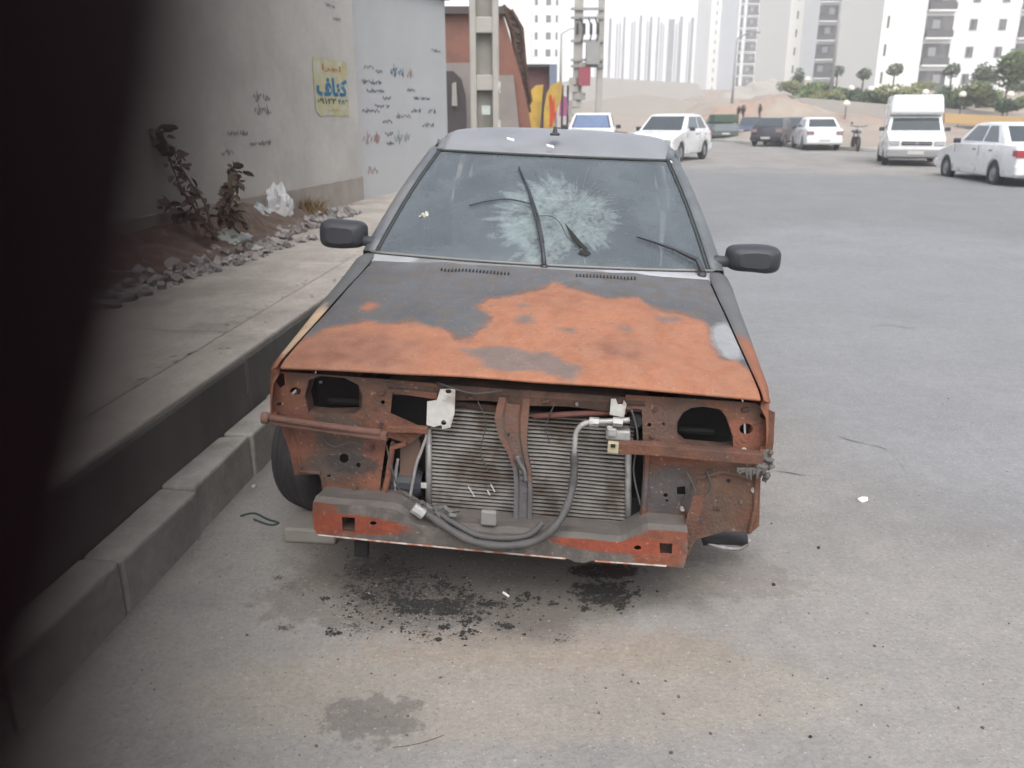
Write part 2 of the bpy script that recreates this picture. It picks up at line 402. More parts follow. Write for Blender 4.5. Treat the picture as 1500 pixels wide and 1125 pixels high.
mb = MB(); mb.box((1.275, .15, 1.6), (2.55, .3, 3.16)); mb.build('wall_face', 'plaster2', w2, bevel=.012)
mb = MB(); mb.box((1.275, .13, 3.205), (2.66, .40, .05)); mb.build('coping', mat('grey_coping', (.2, .2, .2), .9), w2, bevel=.01)
def wall_uv(px, py, A, B):
    """pixel -> (distance along wall, height)"""
    d = (Vector(B)-Vector(A)).normalized(); nn = Vector((-d.y, d.x)); r = ray(px, py)
    t = (Vector(A).dot(nn))/(r.x*nn.x+r.y*nn.y); p = Vector((0, 0, CH))+r*t
    return (Vector((p.x, p.y))-Vector(A)).dot(d), p.z
# hand-painted scribbles: thin ribbons lying on the plaster
def ribbon(mb, pts, w, y=-.004):
    pts = [Vector((p[0], 0, p[1])) for p in pts]; L_ = []; R_ = []
    for i, p in enumerate(pts):
        t = (pts[min(i+1, len(pts)-1)]-pts[max(i-1, 0)]); t = t.normalized() if t.length > 1e-7 else Vector((1, 0, 0))
        nn = Vector((-t.z, 0, t.x))*w/2*(0.7+.5*math.sin(i*1.3))
        L_.append(p+nn+Vector((0, y, 0))); R_.append(p-nn+Vector((0, y, 0)))
    mb.grid([L_, R_])
def scribble(px, py, wpx, hpx, A, B, seed, style=0):
    rnd = random.Random(seed); mb = MB()
    u0, z0 = wall_uv(px, py, A, B); u1, z1 = wall_uv(px+wpx, py+hpx, A, B)
    w = u1-u0; h = z0-z1; lines = max(1, int(round(h/.16)))
    for li in range(lines):
        zc = z0-(li+.5)*h/lines; u = u0+rnd.uniform(0, .1)*w
        while u < u1-.03:
            L_ = min(rnd.uniform(.10, .28), u1-u); n = 16; am = h/lines*.32
            pts = [(u+L_*k/n+.012*math.sin(k*2.1+seed), zc+am*math.sin(k*rnd.uniform(.7, 1.0)+seed)*(.4+.6*rnd.random())) for k in range(n+1)]
            ribbon(mb, catmull([(p[0], p[1], 0) for p in pts], 2) and pts, rnd.uniform(.018, .030))
            if rnd.random() < .6: ribbon(mb, [(u+L_*.5, zc+am*1.5), (u+L_*.55, zc-am*1.1)], .022)
            u += L_+rnd.uniform(.02, .06)
    return mb
M['inkg'] = mat('faded_grey_marker', (.16, .17, .18), .9, var=.2, scale=8)
M['inkb'] = mat('faded_blue_paint', (.10, .15, .22), .9, var=.2, scale=8)
M['inkr'] = mat('faded_red_paint', (.33, .20, .19), .9, var=.2, scale=8)
M['inkgr'] = mat('faded_green_paint', (.19, .25, .21), .9, var=.2, scale=8)
for i, (x, y, w, h, c) in enumerate([(531, 92, 20, 12, 'inkgr'), (549, 100, 10, 9, 'inkg'), (528, 114, 30, 12, 'inkg'), (536, 128, 26, 10, 'inkg'), (571, 92, 20, 26, 'inkb'), (595, 98, 12, 20, 'inkr'), (596, 128, 14, 7, 'inkg'),
        (529, 158, 26, 8, 'inkg'), (548, 150, 22, 10, 'inkg'), (560, 138, 12, 12, 'inkg'), (578, 164, 24, 12, 'inkg'), (602, 158, 14, 8, 'inkg'), (560, 174, 14, 7, 'inkg'), (530, 192, 27, 22, 'inkr'), (563, 192, 12, 9, 'inkg'),
        (565, 206, 12, 8, 'inkg'), (577, 190, 26, 24, 'inkgr'), (626, 158, 12, 10, 'inkg'), (617, 178, 18, 10, 'inkg'), (537, 238, 16, 20, 'inkr'), (631, 70, 16, 9, 'inkg'), (604, 140, 26, 8, 'inkg')]):
    mb = scribble(x, y, w, h, W2A, W2B, i+5); mb.build('graffiti', c, w2, solid=0)
M['inkpale'] = mat('very_faded_scribble', (.29, .28, .265), .9)
for i, (x, y, w, h) in enumerate([(368, 132, 28, 40), (330, 190, 34, 10), (362, 206, 34, 8), (322, 218, 20, 10), (476, 4, 14, 8), (488, 24, 10, 8)]):
    mb = scribble(x, y, w, h, W1A, W1B, i+50); mb.build('graffiti', 'inkpale', w1)

# poster
pu0, pz0 = wall_uv(456, 82, W1A, W1B); pu1, pz1 = wall_uv(511, 170, W1A, W1B)
poster = empty('poster', label='yellow paper poster with blue Persian lettering pasted on the white wall', cat='poster')
place_in(poster, W1A, W1B, 0)
pm = mat('yellow_poster_paper', (.48, .44, .24), .8, var=.14, scale=6, col2=(.50, .50, .40))
mb = MB(); n = 8
rows = [[(pu0+(pu1-pu0)*j/n, -.005-.004*math.sin(j*1.7+i_)**2, pz1+(pz0-pz1)*i_/n) for j in range(n+1)] for i_ in range(n+1)]
rows = [[(x+random.uniform(-.006, .006)*(j in (0, n))-(.03 if (i_ == n and j == 0) else 0)*-1, y, z+random.uniform(-.008, .008)*(i_ in (0, n))+(.05 if (i_ == 0 and j == 0) else 0)) for j, (x, y, z) in enumerate(r)] for i_, r in enumerate(rows)]
mb.grid(rows); mb.build('paper', pm, poster, smooth=True)
PW = pu1-pu0; PH = pz0-pz1
def ptext(body, name, cx, cz, wid, hgt, m, ext=.0):
    c = bpy.data.curves.new(name, 'FONT'); c.body = body; c.align_x = 'CENTER'; c.align_y = 'CENTER'; c.size = 1; c.offset = ext; c.resolution_u = 3
    t = bpy.data.objects.new('tmp', c); COL.objects.link(t)
    dg = bpy.context.evaluated_depsgraph_get(); me = bpy.data.meshes.new_from_object(t.evaluated_get(dg)); bpy.data.objects.remove(t)
    xs_ = [v.co.x for v in me.vertices]; ys_ = [v.co.y for v in me.vertices]
    if not xs_: return
    x0, x1, y0, y1 = min(xs_), max(xs_), min(ys_), max(ys_)
    for v in me.vertices: v.co = (cx+((v.co.x-x0)/(x1-x0)-.5)*wid, -.011, cz+((v.co.y-y0)/(y1-y0)-.5)*hgt)
    me.materials.clear(); me.materials.append(m); o = bpy.data.objects.new(name, me); COL.objects.link(o); o.parent = poster
    return o
pcx = (pu0+pu1)/2
ptext('\uFE8D\uFEAE\uFE9F\uFE8D', 'heading_lettering', pcx+.02*PW, pz0-.17*PH, PW*.55, PH*.13, mat('red_ink', (.45, .14, .07), .8), .01)
ptext('\uFED1\uFE8E\uFEE8\uFEDB', 'large_lettering', pcx+.01*PW, pz0-.49*PH, PW*.92, PH*.33, mat('blue_ink', (.015, .16, .30), .8), .045)
ptext('\u06F4\u06F8\u06F3', 'number_lettering', pcx+.32*PW, pz0-.74*PH, PW*.32, PH*.10, mat('black_ink', (.06, .06, .03), .8), .02)
ptext('\u06F0\u06F9\u06F1\u06F2\u06F4', 'number_lettering', pcx-.17*PW, pz0-.74*PH, PW*.56, PH*.10, mat('black_ink', (.06, .06, .03), .8), .02)
ptext('\uFEF2\uFED3\uFE8E\uFEE8\uFEDB', 'small_lettering', pcx, pz0-.90*PH, PW*.34, PH*.045, mat('faint_red_ink', (.35, .18, .10), .8), .01)

# ---------------------------------------------------------------- rubbish and plants along the wall
def blob(c, d, seed, n=2, amp=.3, sc=2.0):
    bm = bmesh.new(); bmesh.ops.create_icosphere(bm, subdivisions=n, radius=1)
    for v in bm.verts:
        k = 1+amp*noise.noise(v.co*sc+Vector((seed*3.1, seed*1.7, 0)))+amp*.5*noise.noise(v.co*sc*2.7+Vector((seed, 0, 5)))
        v.co = Vector((v.co.x*d[0]*k, v.co.y*d[1]*k, max(v.co.z, -.45)*d[2]*k))
    vs_ = [v.co+Vector(c) for v in bm.verts]; fs = [tuple(v.index for v in f.verts) for f in bm.faces]; bm.free()
    return vs_, fs
def rubble(px, py, size, seed, m='stone', lift=0, sub=1, name='rubble_stone', flat=.6, **kw):
    p = onp(px, py); vs_, fs = blob((0, 0, 0), (size, size*random.uniform(.6, 1), size*flat), seed, sub, .45, 1.3)
    mb = MB(); mb.add(vs_, fs); o = mb.build(name, m, smooth=(sub > 2)); o.location = (p.x, p.y, p.z+size*flat*.4+lift); o.rotation_euler[2] = random.uniform(0, 3)
    return tag(o, **kw)
def onp(px, py, z=.46):           # on the pavement plane
    return ong(px, py, z)
# dirt bank
bank = MB(); rows = []
for i_ in range(40):
    a = 3.2+i_*.18; r = []
    for j in range(9):
        q = j/8; base = W1B-w1d*(10.95-(a+.1))
        w = Vector((base.x+.0, base.y))+Vector((math.cos(math.radians(11.2)), -math.sin(math.radians(11.2))))*(q*.62*(1 if a < 7.5 else max(.25, 1-(a-7.5)*.35)))
        hgt = .26*(1-q)**1.3*(1+.5*noise.noise(Vector((a*1.5, q*2, 0))))*sm((9.9-a)/2.2)
        r.append((w.x, w.y, gz(w.x, w.y)+.455+hgt-.01*(q == 1)+.02*noise.noise(Vector((a*6, q*9, 1)))))
    rows.append(r)
bank.grid(rows); tag(bank.build('soil_bank', 'soil', smooth=True, stuff=True), 'low bank of brown dry soil against the foot of the plaster wall', 'soil')
random.seed(11)
rub_spots = [(205, 405, .10), (230, 415, .07), (215, 380, .09), (255, 395, .11), (275, 372, .10), (300, 366, .07), (240, 372, .06), (180, 395, .12), (160, 410, .12), (290, 385, .05), (313, 372, .05), (150, 380, .12), (190, 418, .06), (262, 358, .08), (225, 350, .09), (325, 362, .05),
    (300, 350, .06), (280, 352, .055), (170, 365, .10), (345, 355, .045), (200, 362, .09), (246, 410, .05), (185, 440, .06), (215, 432, .04), (165, 450, .05)]
for i, (x, y, s) in enumerate(rub_spots):
    rubble(x, y, s, i, label='grey broken mortar lump in the rubble strip beside the pavement', cat='rubble', group='lumps of rubble along the wall foot')
grit = MB()
for _ in range(900):
    t = random.random(); a = 3.0+t*6.5
    base = W1B-w1d*(10.95-(a+.1)); q = .2+random.random()**.8*.66*(1 if a < 7.5 else .5)
    x = base.x+q*.98; y = base.y-q*.19; r = .004+.04*random.random()**3
    grit.box((x, y, gz(x, y)+.46+r*.4+.12*max(0, .5-q)), (r*2, r*1.4, r), (random.random(), random.random(), random.random()*3))
tag(grit.build('rubble_grit', 'stone', stuff=True), 'small stones and crumbs scattered over the soil bank', 'grit')
pc = MB()
for _ in range(150):
    t = random.random(); a = 3.2+t*5.4; base = W1B-w1d*(10.95-(a+.1)); q = .25+random.random()*.55*(1 if a < 7.5 else .6); L_ = random.uniform(.02, .08)
    x = base.x+q*.98; y = base.y-q*.19; pc.box((x, y, gz(x, y)+.48+.12*max(0, .5-q)), (L_, L_*random.uniform(.4, .9), .012), (random.gauss(0, .3), random.gauss(0, .3), random.random()*3))
tag(pc.build('plaster_shards', mat('pale_plaster_shard', (.40, .38, .36), .9, var=.25, scale=9), stuff=True), 'flat pale plaster shards lying among the rubble along the wall', 'rubble')
def bag(px, py, d, seed, m, label, cat, amp=.32, name='plastic_bag', sc=1.8):
    p = onp(px, py); vs_, fs = blob((0, 0, 0), d, seed, 4, amp, sc)
    # pleats
    vs2 = [v*(1+.09*math.sin(9*math.atan2(v.y, v.x)+4*noise.noise(v*6))+.10*noise.noise(v*22+Vector((seed, 0, 0)))) for v in vs_]
    mb = MB(); mb.add(vs2, fs); o = mb.build(name, m, smooth=False); o.location = (p.x, p.y, p.z+d[2]*.42); o.rotation_euler[2] = seed
    return tag(o, label, cat)
bag(372, 336, (.34, .18, .17), 2, 'bagw', 'crumpled pale grey plastic sheet at the wall foot beside the white sack', 'plastic bag')
bag(408, 330, (.20, .15, .27), 5, mat('white_sack_plastic', (.6, .6, .6), .5, var=.1, scale=10), 'upright crumpled white plastic sack by the dry weeds', 'plastic bag')
bag(338, 362, (.21, .15, .11), 8, mat('pale_bag', (.5, .52, .48), .6, var=.15, scale=10), 'flattened off-white bag lying in front of the dry shrub', 'plastic bag', .35)
bag(188, 348, (.24, .2, .23), 4, 'bagb', 'dark blue rubbish bag on the soil bank behind the finger', 'rubbish bag', .2)
bag(300, 372, (.14, .09, .05), 12, mat('grey_rag', (.38, .36, .35), .9, var=.2, scale=10), 'crushed grey rag lying among the rubble lumps', 'rag', .5, 'rag')

def leafmesh(L_=.05, W_=.03):
    me = bpy.data.meshes.new('leaf'); z = L_*.2
    v = [(0, 0, 0), (L_*.35, W_*.5, z*.5), (L_*.75, W_*.4, z*.2), (L_, 0, -z*.4), (L_*.75, -W_*.4, z*.2), (L_*.35, -W_*.5, z*.5), (L_*.5, 0, -z*.2)]
    me.from_pydata(v, [], [(0, 6, 1), (1, 6, 2), (2, 6, 3), (3, 6, 4), (4, 6, 5), (5, 6, 0)]); me.materials.append(M['leaf']); return me
LM = [leafmesh(.085, .055), leafmesh(.07, .06), leafmesh(.06, .03)]
def shrub(name, label, stems, seed, Y):
    rnd = random.Random(seed)
    r0 = ony(*stems[0][0], Y); t = empty(name, r0, label=label, cat='shrub')
    for st in stems:
        pts = [ony(x, y, Y+rnd.uniform(-.05, .05)+.08*math.sin(k+seed))-r0 for k, (x, y) in enumerate(st)]
        cp = catmull(pts, 4); n = len(cp); mb = MB(); mb.tube(cp, [.011*(1-.7*i_/n) for i_ in range(n)], 6); mb.build('stem', 'stem', t, smooth=True)
        for k in range(2, n):
            dens = 1 if k < n-4 else 2
            for _ in range(dens*2):
                o = bpy.data.objects.new('leaf', rnd.choice(LM)); COL.objects.link(o); o.parent = t
                o.location = cp[k]+Vector((rnd.gauss(0, .012),)*3); o.rotation_euler = (rnd.uniform(-1, 1), rnd.uniform(-.6, 1.3), rnd.uniform(0, 6.28)); s_ = rnd.uniform(.7, 1.5); o.scale = (s_, s_, s_)
    return t
shrub('dry_shrub', 'tall dry brown shrub with curled leaves against the plaster wall',
      [[(310, 350), (288, 310), (265, 275), (248, 235), (238, 205), (232, 185)], [(312, 352), (300, 300), (280, 270), (262, 240), (250, 215)], [(315, 350), (290, 320), (262, 310), (240, 298)], [(318, 352), (300, 330), (275, 318), (255, 312)]], 3, 6.6)
shrub('dry_shrub', 'shorter dry shrub with a few round leaves, right of the tall one',
      [[(362, 336), (340, 310), (328, 300), (332, 280), (344, 262), (338, 245)], [(360, 334), (342, 318), (335, 300), (345, 275), (352, 255)], [(350, 334), (330, 320), (322, 308)]], 9, 6.9)
def tuft(px, py, n, h, spread, m, label, cat='weeds', name='weed_tuft'):
    p = onp(px, py); mb = MB()
    for _ in range(n):
        a = random.uniform(0, 6.28); r = random.random()*spread; b0 = Vector((r*math.cos(a), r*math.sin(a)*.6, 0)); L_ = h*random.uniform(.5, 1)
        d = Vector((random.gauss(0, .35), random.gauss(0, .35), 1)).normalized(); w = Vector((.006, .003, 0))
        tip = b0+d*L_+Vector((d.x, d.y, -.2))*L_*.3; mid = b0+d*L_*.55
        mb.add([b0-w, b0+w, mid+w, mid-w, tip], [(0, 1, 2, 3), (3, 2, 4)])
    o = mb.build(name, m, fixn=False, stuff=True); o.location = p; return tag(o, label, cat)
tuft(448, 318, 330, .26, .2, 'straw', 'clump of dry tan weeds at the foot of the plaster wall')
tuft(540, 276, 120, .12, .25, 'straw', 'low dry weeds at the foot of the graffiti wall')
tuft(290, 340, 420, .2, .35, 'stem', 'tangled dead brown twigs around the shrub base', 'twigs', 'dead_twigs')

# ---------------------------------------------------------------- the burnt car
CO = Vector((-.03, 2.28, 0)); CR = Euler((0, math.radians(2.3), math.radians(-5.5)))
CRm = CR.to_matrix(); CRt = CRm.transposed()
def CL(px, py, ly=None, lz=None):
    d = CRt@ray(px, py); o = CRt@(Vector((0, 0, CH))-CO)
    t = (ly-o.y)/d.y if ly is not None else (lz-o.z)/d.z
    return o+d*t
def XZ(pts, ly): return [(CL(x, y, ly=ly).x, CL(x, y, ly=ly).z) for x, y in pts]
car = empty('burnt_car', CO, CR, 'stripped burnt-out hatchback with rust-orange bonnet and no bumper, parked by the kerb', 'car')

HW = .715
def hood_z(x, y):
    t = (y-.08)/.92
    z = .752+.170*(t**.95 if t > 0 else 0)
    z += .018*(1-(x/HW)**2)-.010
    z += .006*math.exp(-((abs(x)-.38)/.05)**2)*min(1, t*3)
    if t < .05: z -= .006*(1-t/.05)**2
    z += .006*noise.noise(Vector((x*3, y*3, 2)))
    return z
def hood_w(y): return .735-.05*(y-.08)/.92
from functools import lru_cache
C5 = lambda pts: [(380+x/1.923, 370+y/1.923) for x, y in pts]
def to_xy(pts):
    out = []
    for x, y in pts:
        lz = .8
        for _ in range(8):
            p = CL(x, y, lz=lz); lz = hood_z(max(-.7, min(.7, p.x)), max(.08, min(1.0, p.y)))
        out.append((p.x, p.y))
    return np.array(out)
rust_poly = [to_xy(C5([(-60, 420), (-20, 330), (100, 262), (180, 215), (290, 187), (360, 196), (420, 190), (500, 205), (545, 235), (600, 235), (640, 205), (652, 180), (612, 150), (650, 115), (700, 90), (780, 85), (840, 70), (900, 90), (960, 100), (1060, 110), (1100, 135), (1180, 150), (1250, 180), (1275, 210), (1285, 260), (1290, 300), (1340, 300), (1400, 335), (1460, 400), (1480, 520), (700, 520), (0, 470)])),
    to_xy(C5([(285, 150), (300, 130), (330, 125), (335, 145), (318, 165), (290, 165)])), to_xy(C5([(100, 175), (150, 178), (110, 250), (40, 330), (20, 330), (60, 240)]))]
gray_poly = [to_xy(C5([(560, 268), (640, 262), (700, 268), (760, 285), (820, 275), (860, 310), (910, 330), (880, 362), (780, 352), (690, 335), (640, 300)])), to_xy(C5([(715, 170), (760, 168), (768, 185), (730, 195)])), to_xy(C5([(845, 205), (885, 203), (888, 220), (860, 226)])),
    to_xy(C5([(1008, 202), (1050, 200), (1052, 216), (1015, 218)])), to_xy(C5([(1115, 155), (1180, 158), (1185, 180), (1140, 182)])), to_xy(C5([(730, 128), (770, 125), (768, 140), (735, 142)])), to_xy(C5([(600, 285), (660, 300), (700, 330), (640, 325)]))]
pale_poly = [to_xy(C5([(1275, 190), (1310, 180), (1345, 220), (1365, 290), (1330, 300), (1295, 285)]))]
dkr_poly = [to_xy(C5([(60, 300), (160, 235), (300, 215), (420, 235), (520, 260), (420, 300), (400, 370), (200, 350)])), to_xy(C5([(930, 270), (1040, 240), (1130, 270), (1100, 300), (960, 300)]))]
def inside(poly, X, Y):
    r = np.zeros(X.shape, bool); n = len(poly); j = n-1
    for i_ in range(n):
        xi, yi = poly[i_]; xj, yj = poly[j]
        c_ = ((yi > Y) != (yj > Y)) & (X < (xj-xi)*(Y-yi)/(yj-yi+1e-12)+xi); r ^= c_; j = i_
    return r
def soft(polys, X, Y, rad, rng_, n=10):
    acc = np.zeros(X.shape)
    for _ in range(n):
        a = rng_.uniform(0, 6.28); r = rad*math.sqrt(rng_.random()); ins = np.zeros(X.shape, bool)
        for p in polys: ins |= inside(p, X+r*math.cos(a), Y+r*math.sin(a))
        acc += ins
    return acc/n
def paint(o, sizefn=None):
    """burn pattern as a colour attribute: the panel's own colours"""
    me = o.data; n = len(me.vertices); co = np.zeros(n*3); me.vertices.foreach_get('co', co); co = co.reshape(-1, 3)
    rg_ = random.Random(4)
    wx = np.array([noise.noise(Vector((p[0]*9, p[1]*9, 0)))*.022+noise.noise(Vector((p[0]*30, p[1]*30, 4)))*.010 for p in co])
    wy = np.array([noise.noise(Vector((p[0]*9, p[1]*9, 9)))*.030+noise.noise(Vector((p[0]*30, p[1]*30, 14)))*.014 for p in co])
    X, Y = co[:, 0]+wx, co[:, 1]+wy
    ru = soft(rust_poly, X, Y, .024, rg_, 16); gr = soft(gray_poly, X, Y, .02, rg_)*.85; pa = soft(pale_poly, X, Y, .02, rg_); dk = soft(dkr_poly, X, Y, .05, rg_)
    nz = np.array([noise.noise(Vector((p[0]*5, p[1]*5, 3))) for p in co]); nz2 = np.array([noise.noise(Vector((p[0]*16, p[1]*16, 7))) for p in co])
    nz3 = np.array([noise.noise(Vector((p[0]*55, p[1]*55, 1))) for p in co])
    rust = np.array([.33, .132, .068])[None]*(1+.16*nz[:, None]+.12*nz3[:, None]); rustd = np.array([.225, .095, .060])[None]*(1+.2*nz2[:, None])
    rl = np.array([.40, .20, .12])[None]
    rust = rust*(1-dk[:, None]*.75)+rustd*dk[:, None]*.75
    k = np.clip(.5+nz2*1.3, 0, 1)[:, None]*.35; rust = rust*(1-k)+rl*k
    gray = np.array([.098, .101, .108])[None]*(1+.35*nz[:, None])
    k2 = np.clip((co[:, 1]-.7)/.3, 0, 1)[:, None]; gray = gray*(1+.25*k2)
    brown = np.array([.115, .10, .09])[None]; kb = np.clip(.25+nz2*1.9, 0, .75)[:, None]; gray = gray*(1-kb)+brown*kb
    c_ = gray*(1-ru[:, None])+rust*ru[:, None]
    rim = (np.clip(ru*(1-ru)*4, 0, 1)*np.clip(.4+nz2*1.8, 0, 1))[:, None]*.55; c_ = c_*(1-rim)+np.array([.13, .062, .042])[None]*rim
    pit = (np.clip(nz3*2.2-.55, 0, 1)*ru*np.clip(nz2*3, 0, 1))[:, None]*.5; c_ = c_*(1-pit)+np.array([.12, .06, .045])[None]*pit
    gg = np.array([.15, .125, .115])[None]; c_ = c_*(1-gr[:, None])+gg*gr[:, None]
    c_ = c_*(1-pa[:, None]*.8)+np.array([.33, .34, .35])[None]*pa[:, None]*.8
    at = me.color_attributes.new('burn', 'FLOAT_COLOR', 'POINT'); at.data.foreach_set('color', np.concatenate([np.clip(c_*KA, 0, 1), np.ones((n, 1))], 1).ravel())
M['burn'] = mat('burnt_paint_and_rust', (.3, .1, .05), .72, var=.16, scale=22, bump=.35, bscale=120, attr='burn', speck=.22, speck_scale=140)
mb = MB(); rows = []
NXH, NYH = 300, 210
for i_ in range(NYH+1):
    y = .08+.92*i_/NYH; w = hood_w(y); r = []
    for j in range(NXH+1):
        x = -w+2*w*j/NXH; yy = y+(.05*(x/w)**2)*(i_/NYH)**2+(.018*(x/w)**4)*(1-i_/NYH)
        r.append((x, yy, hood_z(x, y)))
    rows.append(r)
front = [(p[0], p[1]+.002, p[2]-.007) for p in rows[0]]; front2 = [(p[0], p[1]+.02, p[2]-.012) for p in rows[0]]
mb.grid([front2, front]+rows)
hood = mb.build('bonnet', 'burn', car, smooth=True, fixn=False); paint(hood)
md = hood.modifiers.new('s', 'SOLIDIFY'); md.thickness = .004; md.offset = -1

# side shells: fender, doors, quarter panels
def belt(y):
    if y < 1.08: return hood_z(.7, y)-.004
    return .93+.012*(y-1.08)
def zbot(y):
    z = .24
    for ya in (.70, 2.95):
        d = abs(y-ya)
        if d < .33: z = max(z, .27+math.sqrt(max(0, .33**2-d*d)))
    if y < .42: z = max(z, .575)
    return z
def side(name, y0, y1, sgn, m, wseam=None, n=26):
    rows = []
    for i_ in range(n+1):
        y = y0+(y1-y0)*i_/n; zt = belt(y); zb = zbot(y)
        xs_ = (hood_w(min(y, 1.0))+.007 if y < 1.08 else .70)
        tap = -.035*max(0, (.28-y)/.2)**1.5 if y < .28 else 0
        tap += -.05*max(0, (y-3.5)/.35)**2
        sec = [(xs_, zt), (xs_+(.775-xs_)*.55, zt-.006), (.770+tap, zt-.022), (.790+tap, zt-.055), (.800+tap, zt-.12), (.803+tap, max(zb+.001, zt-.25)), (.800+tap, max(zb, min(.45, zt-.3))), (.785+tap, zb)]
        rows.append([(sgn*x, y+(.01 if y == y0 and 0 else 0), max(z, zb)) for x, z in sec])
    mb = MB(); mb.grid(rows); o = mb.build(name, m, car, smooth=True)
    md = o.modifiers.new('s', 'SOLIDIFY'); md.thickness = .004; md.offset = 0
    return o
M['fenL'] = mat('left_fender_rust', (.25, .098, .052), .8, var=.25, scale=9, bump=.4, bscale=100,
    patches=[((-.74, .85, .88), (.3, .36, .3), (.115, .118, .12), .15, 1.0), ((-.75, .36, .8), (.05, .24, .1), (.50, .37, .24), .25, .9)])
M['fenR'] = mat('right_fender_rust', (.27, .10, .052), .8, var=.25, scale=9, bump=.4, bscale=100,
    patches=[((.74, .9, .88), (.3, .42, .3), (.12, .122, .125), .2, 1.0), ((.70, .32, .78), (.035, .2, .2), (.17, .13, .11), .3, .8)])
side('front_fender', .085, 1.16, -1, 'fenL', n=40); side('front_fender', .085, 1.16, 1, 'fenR', n=40)
for s_ in (-1, 1):
    dr = side('front_door', 1.166, 2.15, s_, 'pillar'); side('rear_door', 2.156, 2.90, s_, 'pillar'); side('quarter_panel', 2.906, 3.85, s_, 'pillar')
# windscreen
WB = lambda x: (x, 1.045+.085*(x/.72)**2, .925-.0*(x/.72)**2)
def ws(u, v):       # u -1..1, v 0..1 bottom to top
    wb, wt = .715, .555; x = u*(wb+(wt-wb)*v)
    y0, y1 = 1.045, 1.70; z0, z1 = .925, 1.338
    return Vector((x, y0+(y1-y0)*v+.085*u*u*(1-.15*v)+.0, z0+(z1-z0)*v+.022*math.sin(PI*v)+.0))
gm = bpy.data.materials.new('dusty_cracked_windscreen'); gm.use_nodes = True
nt = gm.node_tree; N = nt.nodes; Lk = nt.links; b = N['Principled BSDF']
an = nd(nt, 'ShaderNodeAttribute', attribute_name='frost'); tc = nd(nt, 'ShaderNodeTexCoord')
nz = nd(nt, 'ShaderNodeTexNoise'); nz.inputs['Scale'].default_value = 4; nz.inputs['Detail'].default_value = 10; nz.inputs['Roughness'].default_value = .7; Lk.new(tc.outputs['Object'], nz.inputs['Vector'])
mx = nd(nt, 'ShaderNodeMix', data_type='RGBA'); Lk.new(nz.outputs[0], mx.inputs[0]); mx.inputs[6].default_value = (.062, .076, .086, 1); mx.inputs[7].default_value = (.115, .133, .145, 1)
mx2 = nd(nt, 'ShaderNodeMix', data_type='RGBA'); Lk.new(an.outputs['Fac'], mx2.inputs[0]); Lk.new(mx.outputs[2], mx2.inputs[6]); mx2.inputs[7].default_value = (.20, .25, .25, 1)
Lk.new(mx2.outputs[2], b.inputs['Base Color']); b.inputs['Roughness'].default_value = .2
mr = nd(nt, 'ShaderNodeMapRange'); Lk.new(an.outputs['Fac'], mr.inputs[0]); mr.inputs[1].default_value = 0; mr.inputs[2].default_value = .6; mr.inputs[3].default_value = .15; mr.inputs[4].default_value = .5; Lk.new(mr.outputs[0], b.inputs['Roughness'])
mr = nd(nt, 'ShaderNodeMapRange'); Lk.new(nz.outputs[0], mr.inputs[0]); mr.inputs[1].default_value = .3; mr.inputs[2].default_value = .7; mr.inputs[3].default_value = .72; mr.inputs[4].default_value = .9; Lk.new(mr.outputs[0], b.inputs['Alpha'])
bp = nd(nt, 'ShaderNodeBump'); bp.inputs['Strength'].default_value = .12; bp.inputs['Distance'].default_value = .01; Lk.new(nz.outputs[0], bp.inputs['Height']); Lk.new(bp.outputs[0], b.inputs['Normal'])
NU, NV = 260, 130
rows = [[ws(-1+2*j/NU, i_/NV) for j in range(NU+1)] for i_ in range(NV+1)]
def wsuv(px, py):
    u, v = 0, .5
    d = CRt@ray(px, py); o = CRt@(Vector((0, 0, CH))-CO)
    best = None
    for _ in range(25):
        p = ws(u, v); t = (p-o).dot(d)/d.dot(d); e = o+d*t-p
        du = (ws(u+.01, v)-p)/.01; dv = (ws(u, v+.01)-p)/.01
        n_ = du.cross(dv).normalized()
        t = (p-o).dot(n_)/d.dot(n_); q = o+d*t-p
        u += q.dot(du)/du.dot(du); v += q.dot(dv)/dv.dot(dv)
    return u, v
C_u, C_v = wsuv(838, 315)
cc = ws(C_u, C_v)
mb = MB()
dent = []
for i_, r in enumerate(rows):
    for j, p in enumerate(r):
        d2 = (p-cc).length; k = math.exp(-(d2/.16)**2)
        r[j] = p+Vector((0, .035, -.03))*k*.5+Vector((0, .006, 0))*k*noise.noise(p*25)
mb.grid(rows); wsh = mb.build('windscreen', gm, car, smooth=True, fixn=False)
fr = []
for r in rows:
    for p in r:
        dx = (p.x-cc.x); dz = (p-cc).length*(1 if p.z > cc.z else -1); ang = math.atan2(math.copysign(math.hypot(p.y-cc.y, p.z-cc.z), p.z-cc.z), dx); d_ = math.hypot(dx, dz) if 0 else (p-cc).length
        rad = .235+.07*noise.noise(Vector((math.cos(ang)*2, math.sin(ang)*2, 0)))+.065*noise.noise(Vector((math.cos(ang)*11, math.sin(ang)*11, 3)))
        if dx > 0: rad *= .80
        else: rad *= 1.0+.35*min(1, -dx/.15)
        if p.z < cc.z: rad *= 1.1
        f = sm((rad-d_)/.07+.35)*(.55+.45*noise.noise(p*18)+.5*noise.noise(p*70)+.06*math.sin(ang*31+3*noise.noise(p*9))+.35*noise.noise(p*8+Vector((3, 0, 0))))
        low = sm((.97-p.z)/.06)*.35*(.5+noise.noise(p*12))
        fr.append(max(0, min(1, f+max(0, low)+.07*max(0, noise.noise(p*5)))))
at = wsh.data.color_attributes.new('frost', 'FLOAT_COLOR', 'POINT'); fa = np.array(fr); at.data.foreach_set('color', np.stack([fa, fa, fa, np.ones_like(fa)], 1).ravel())
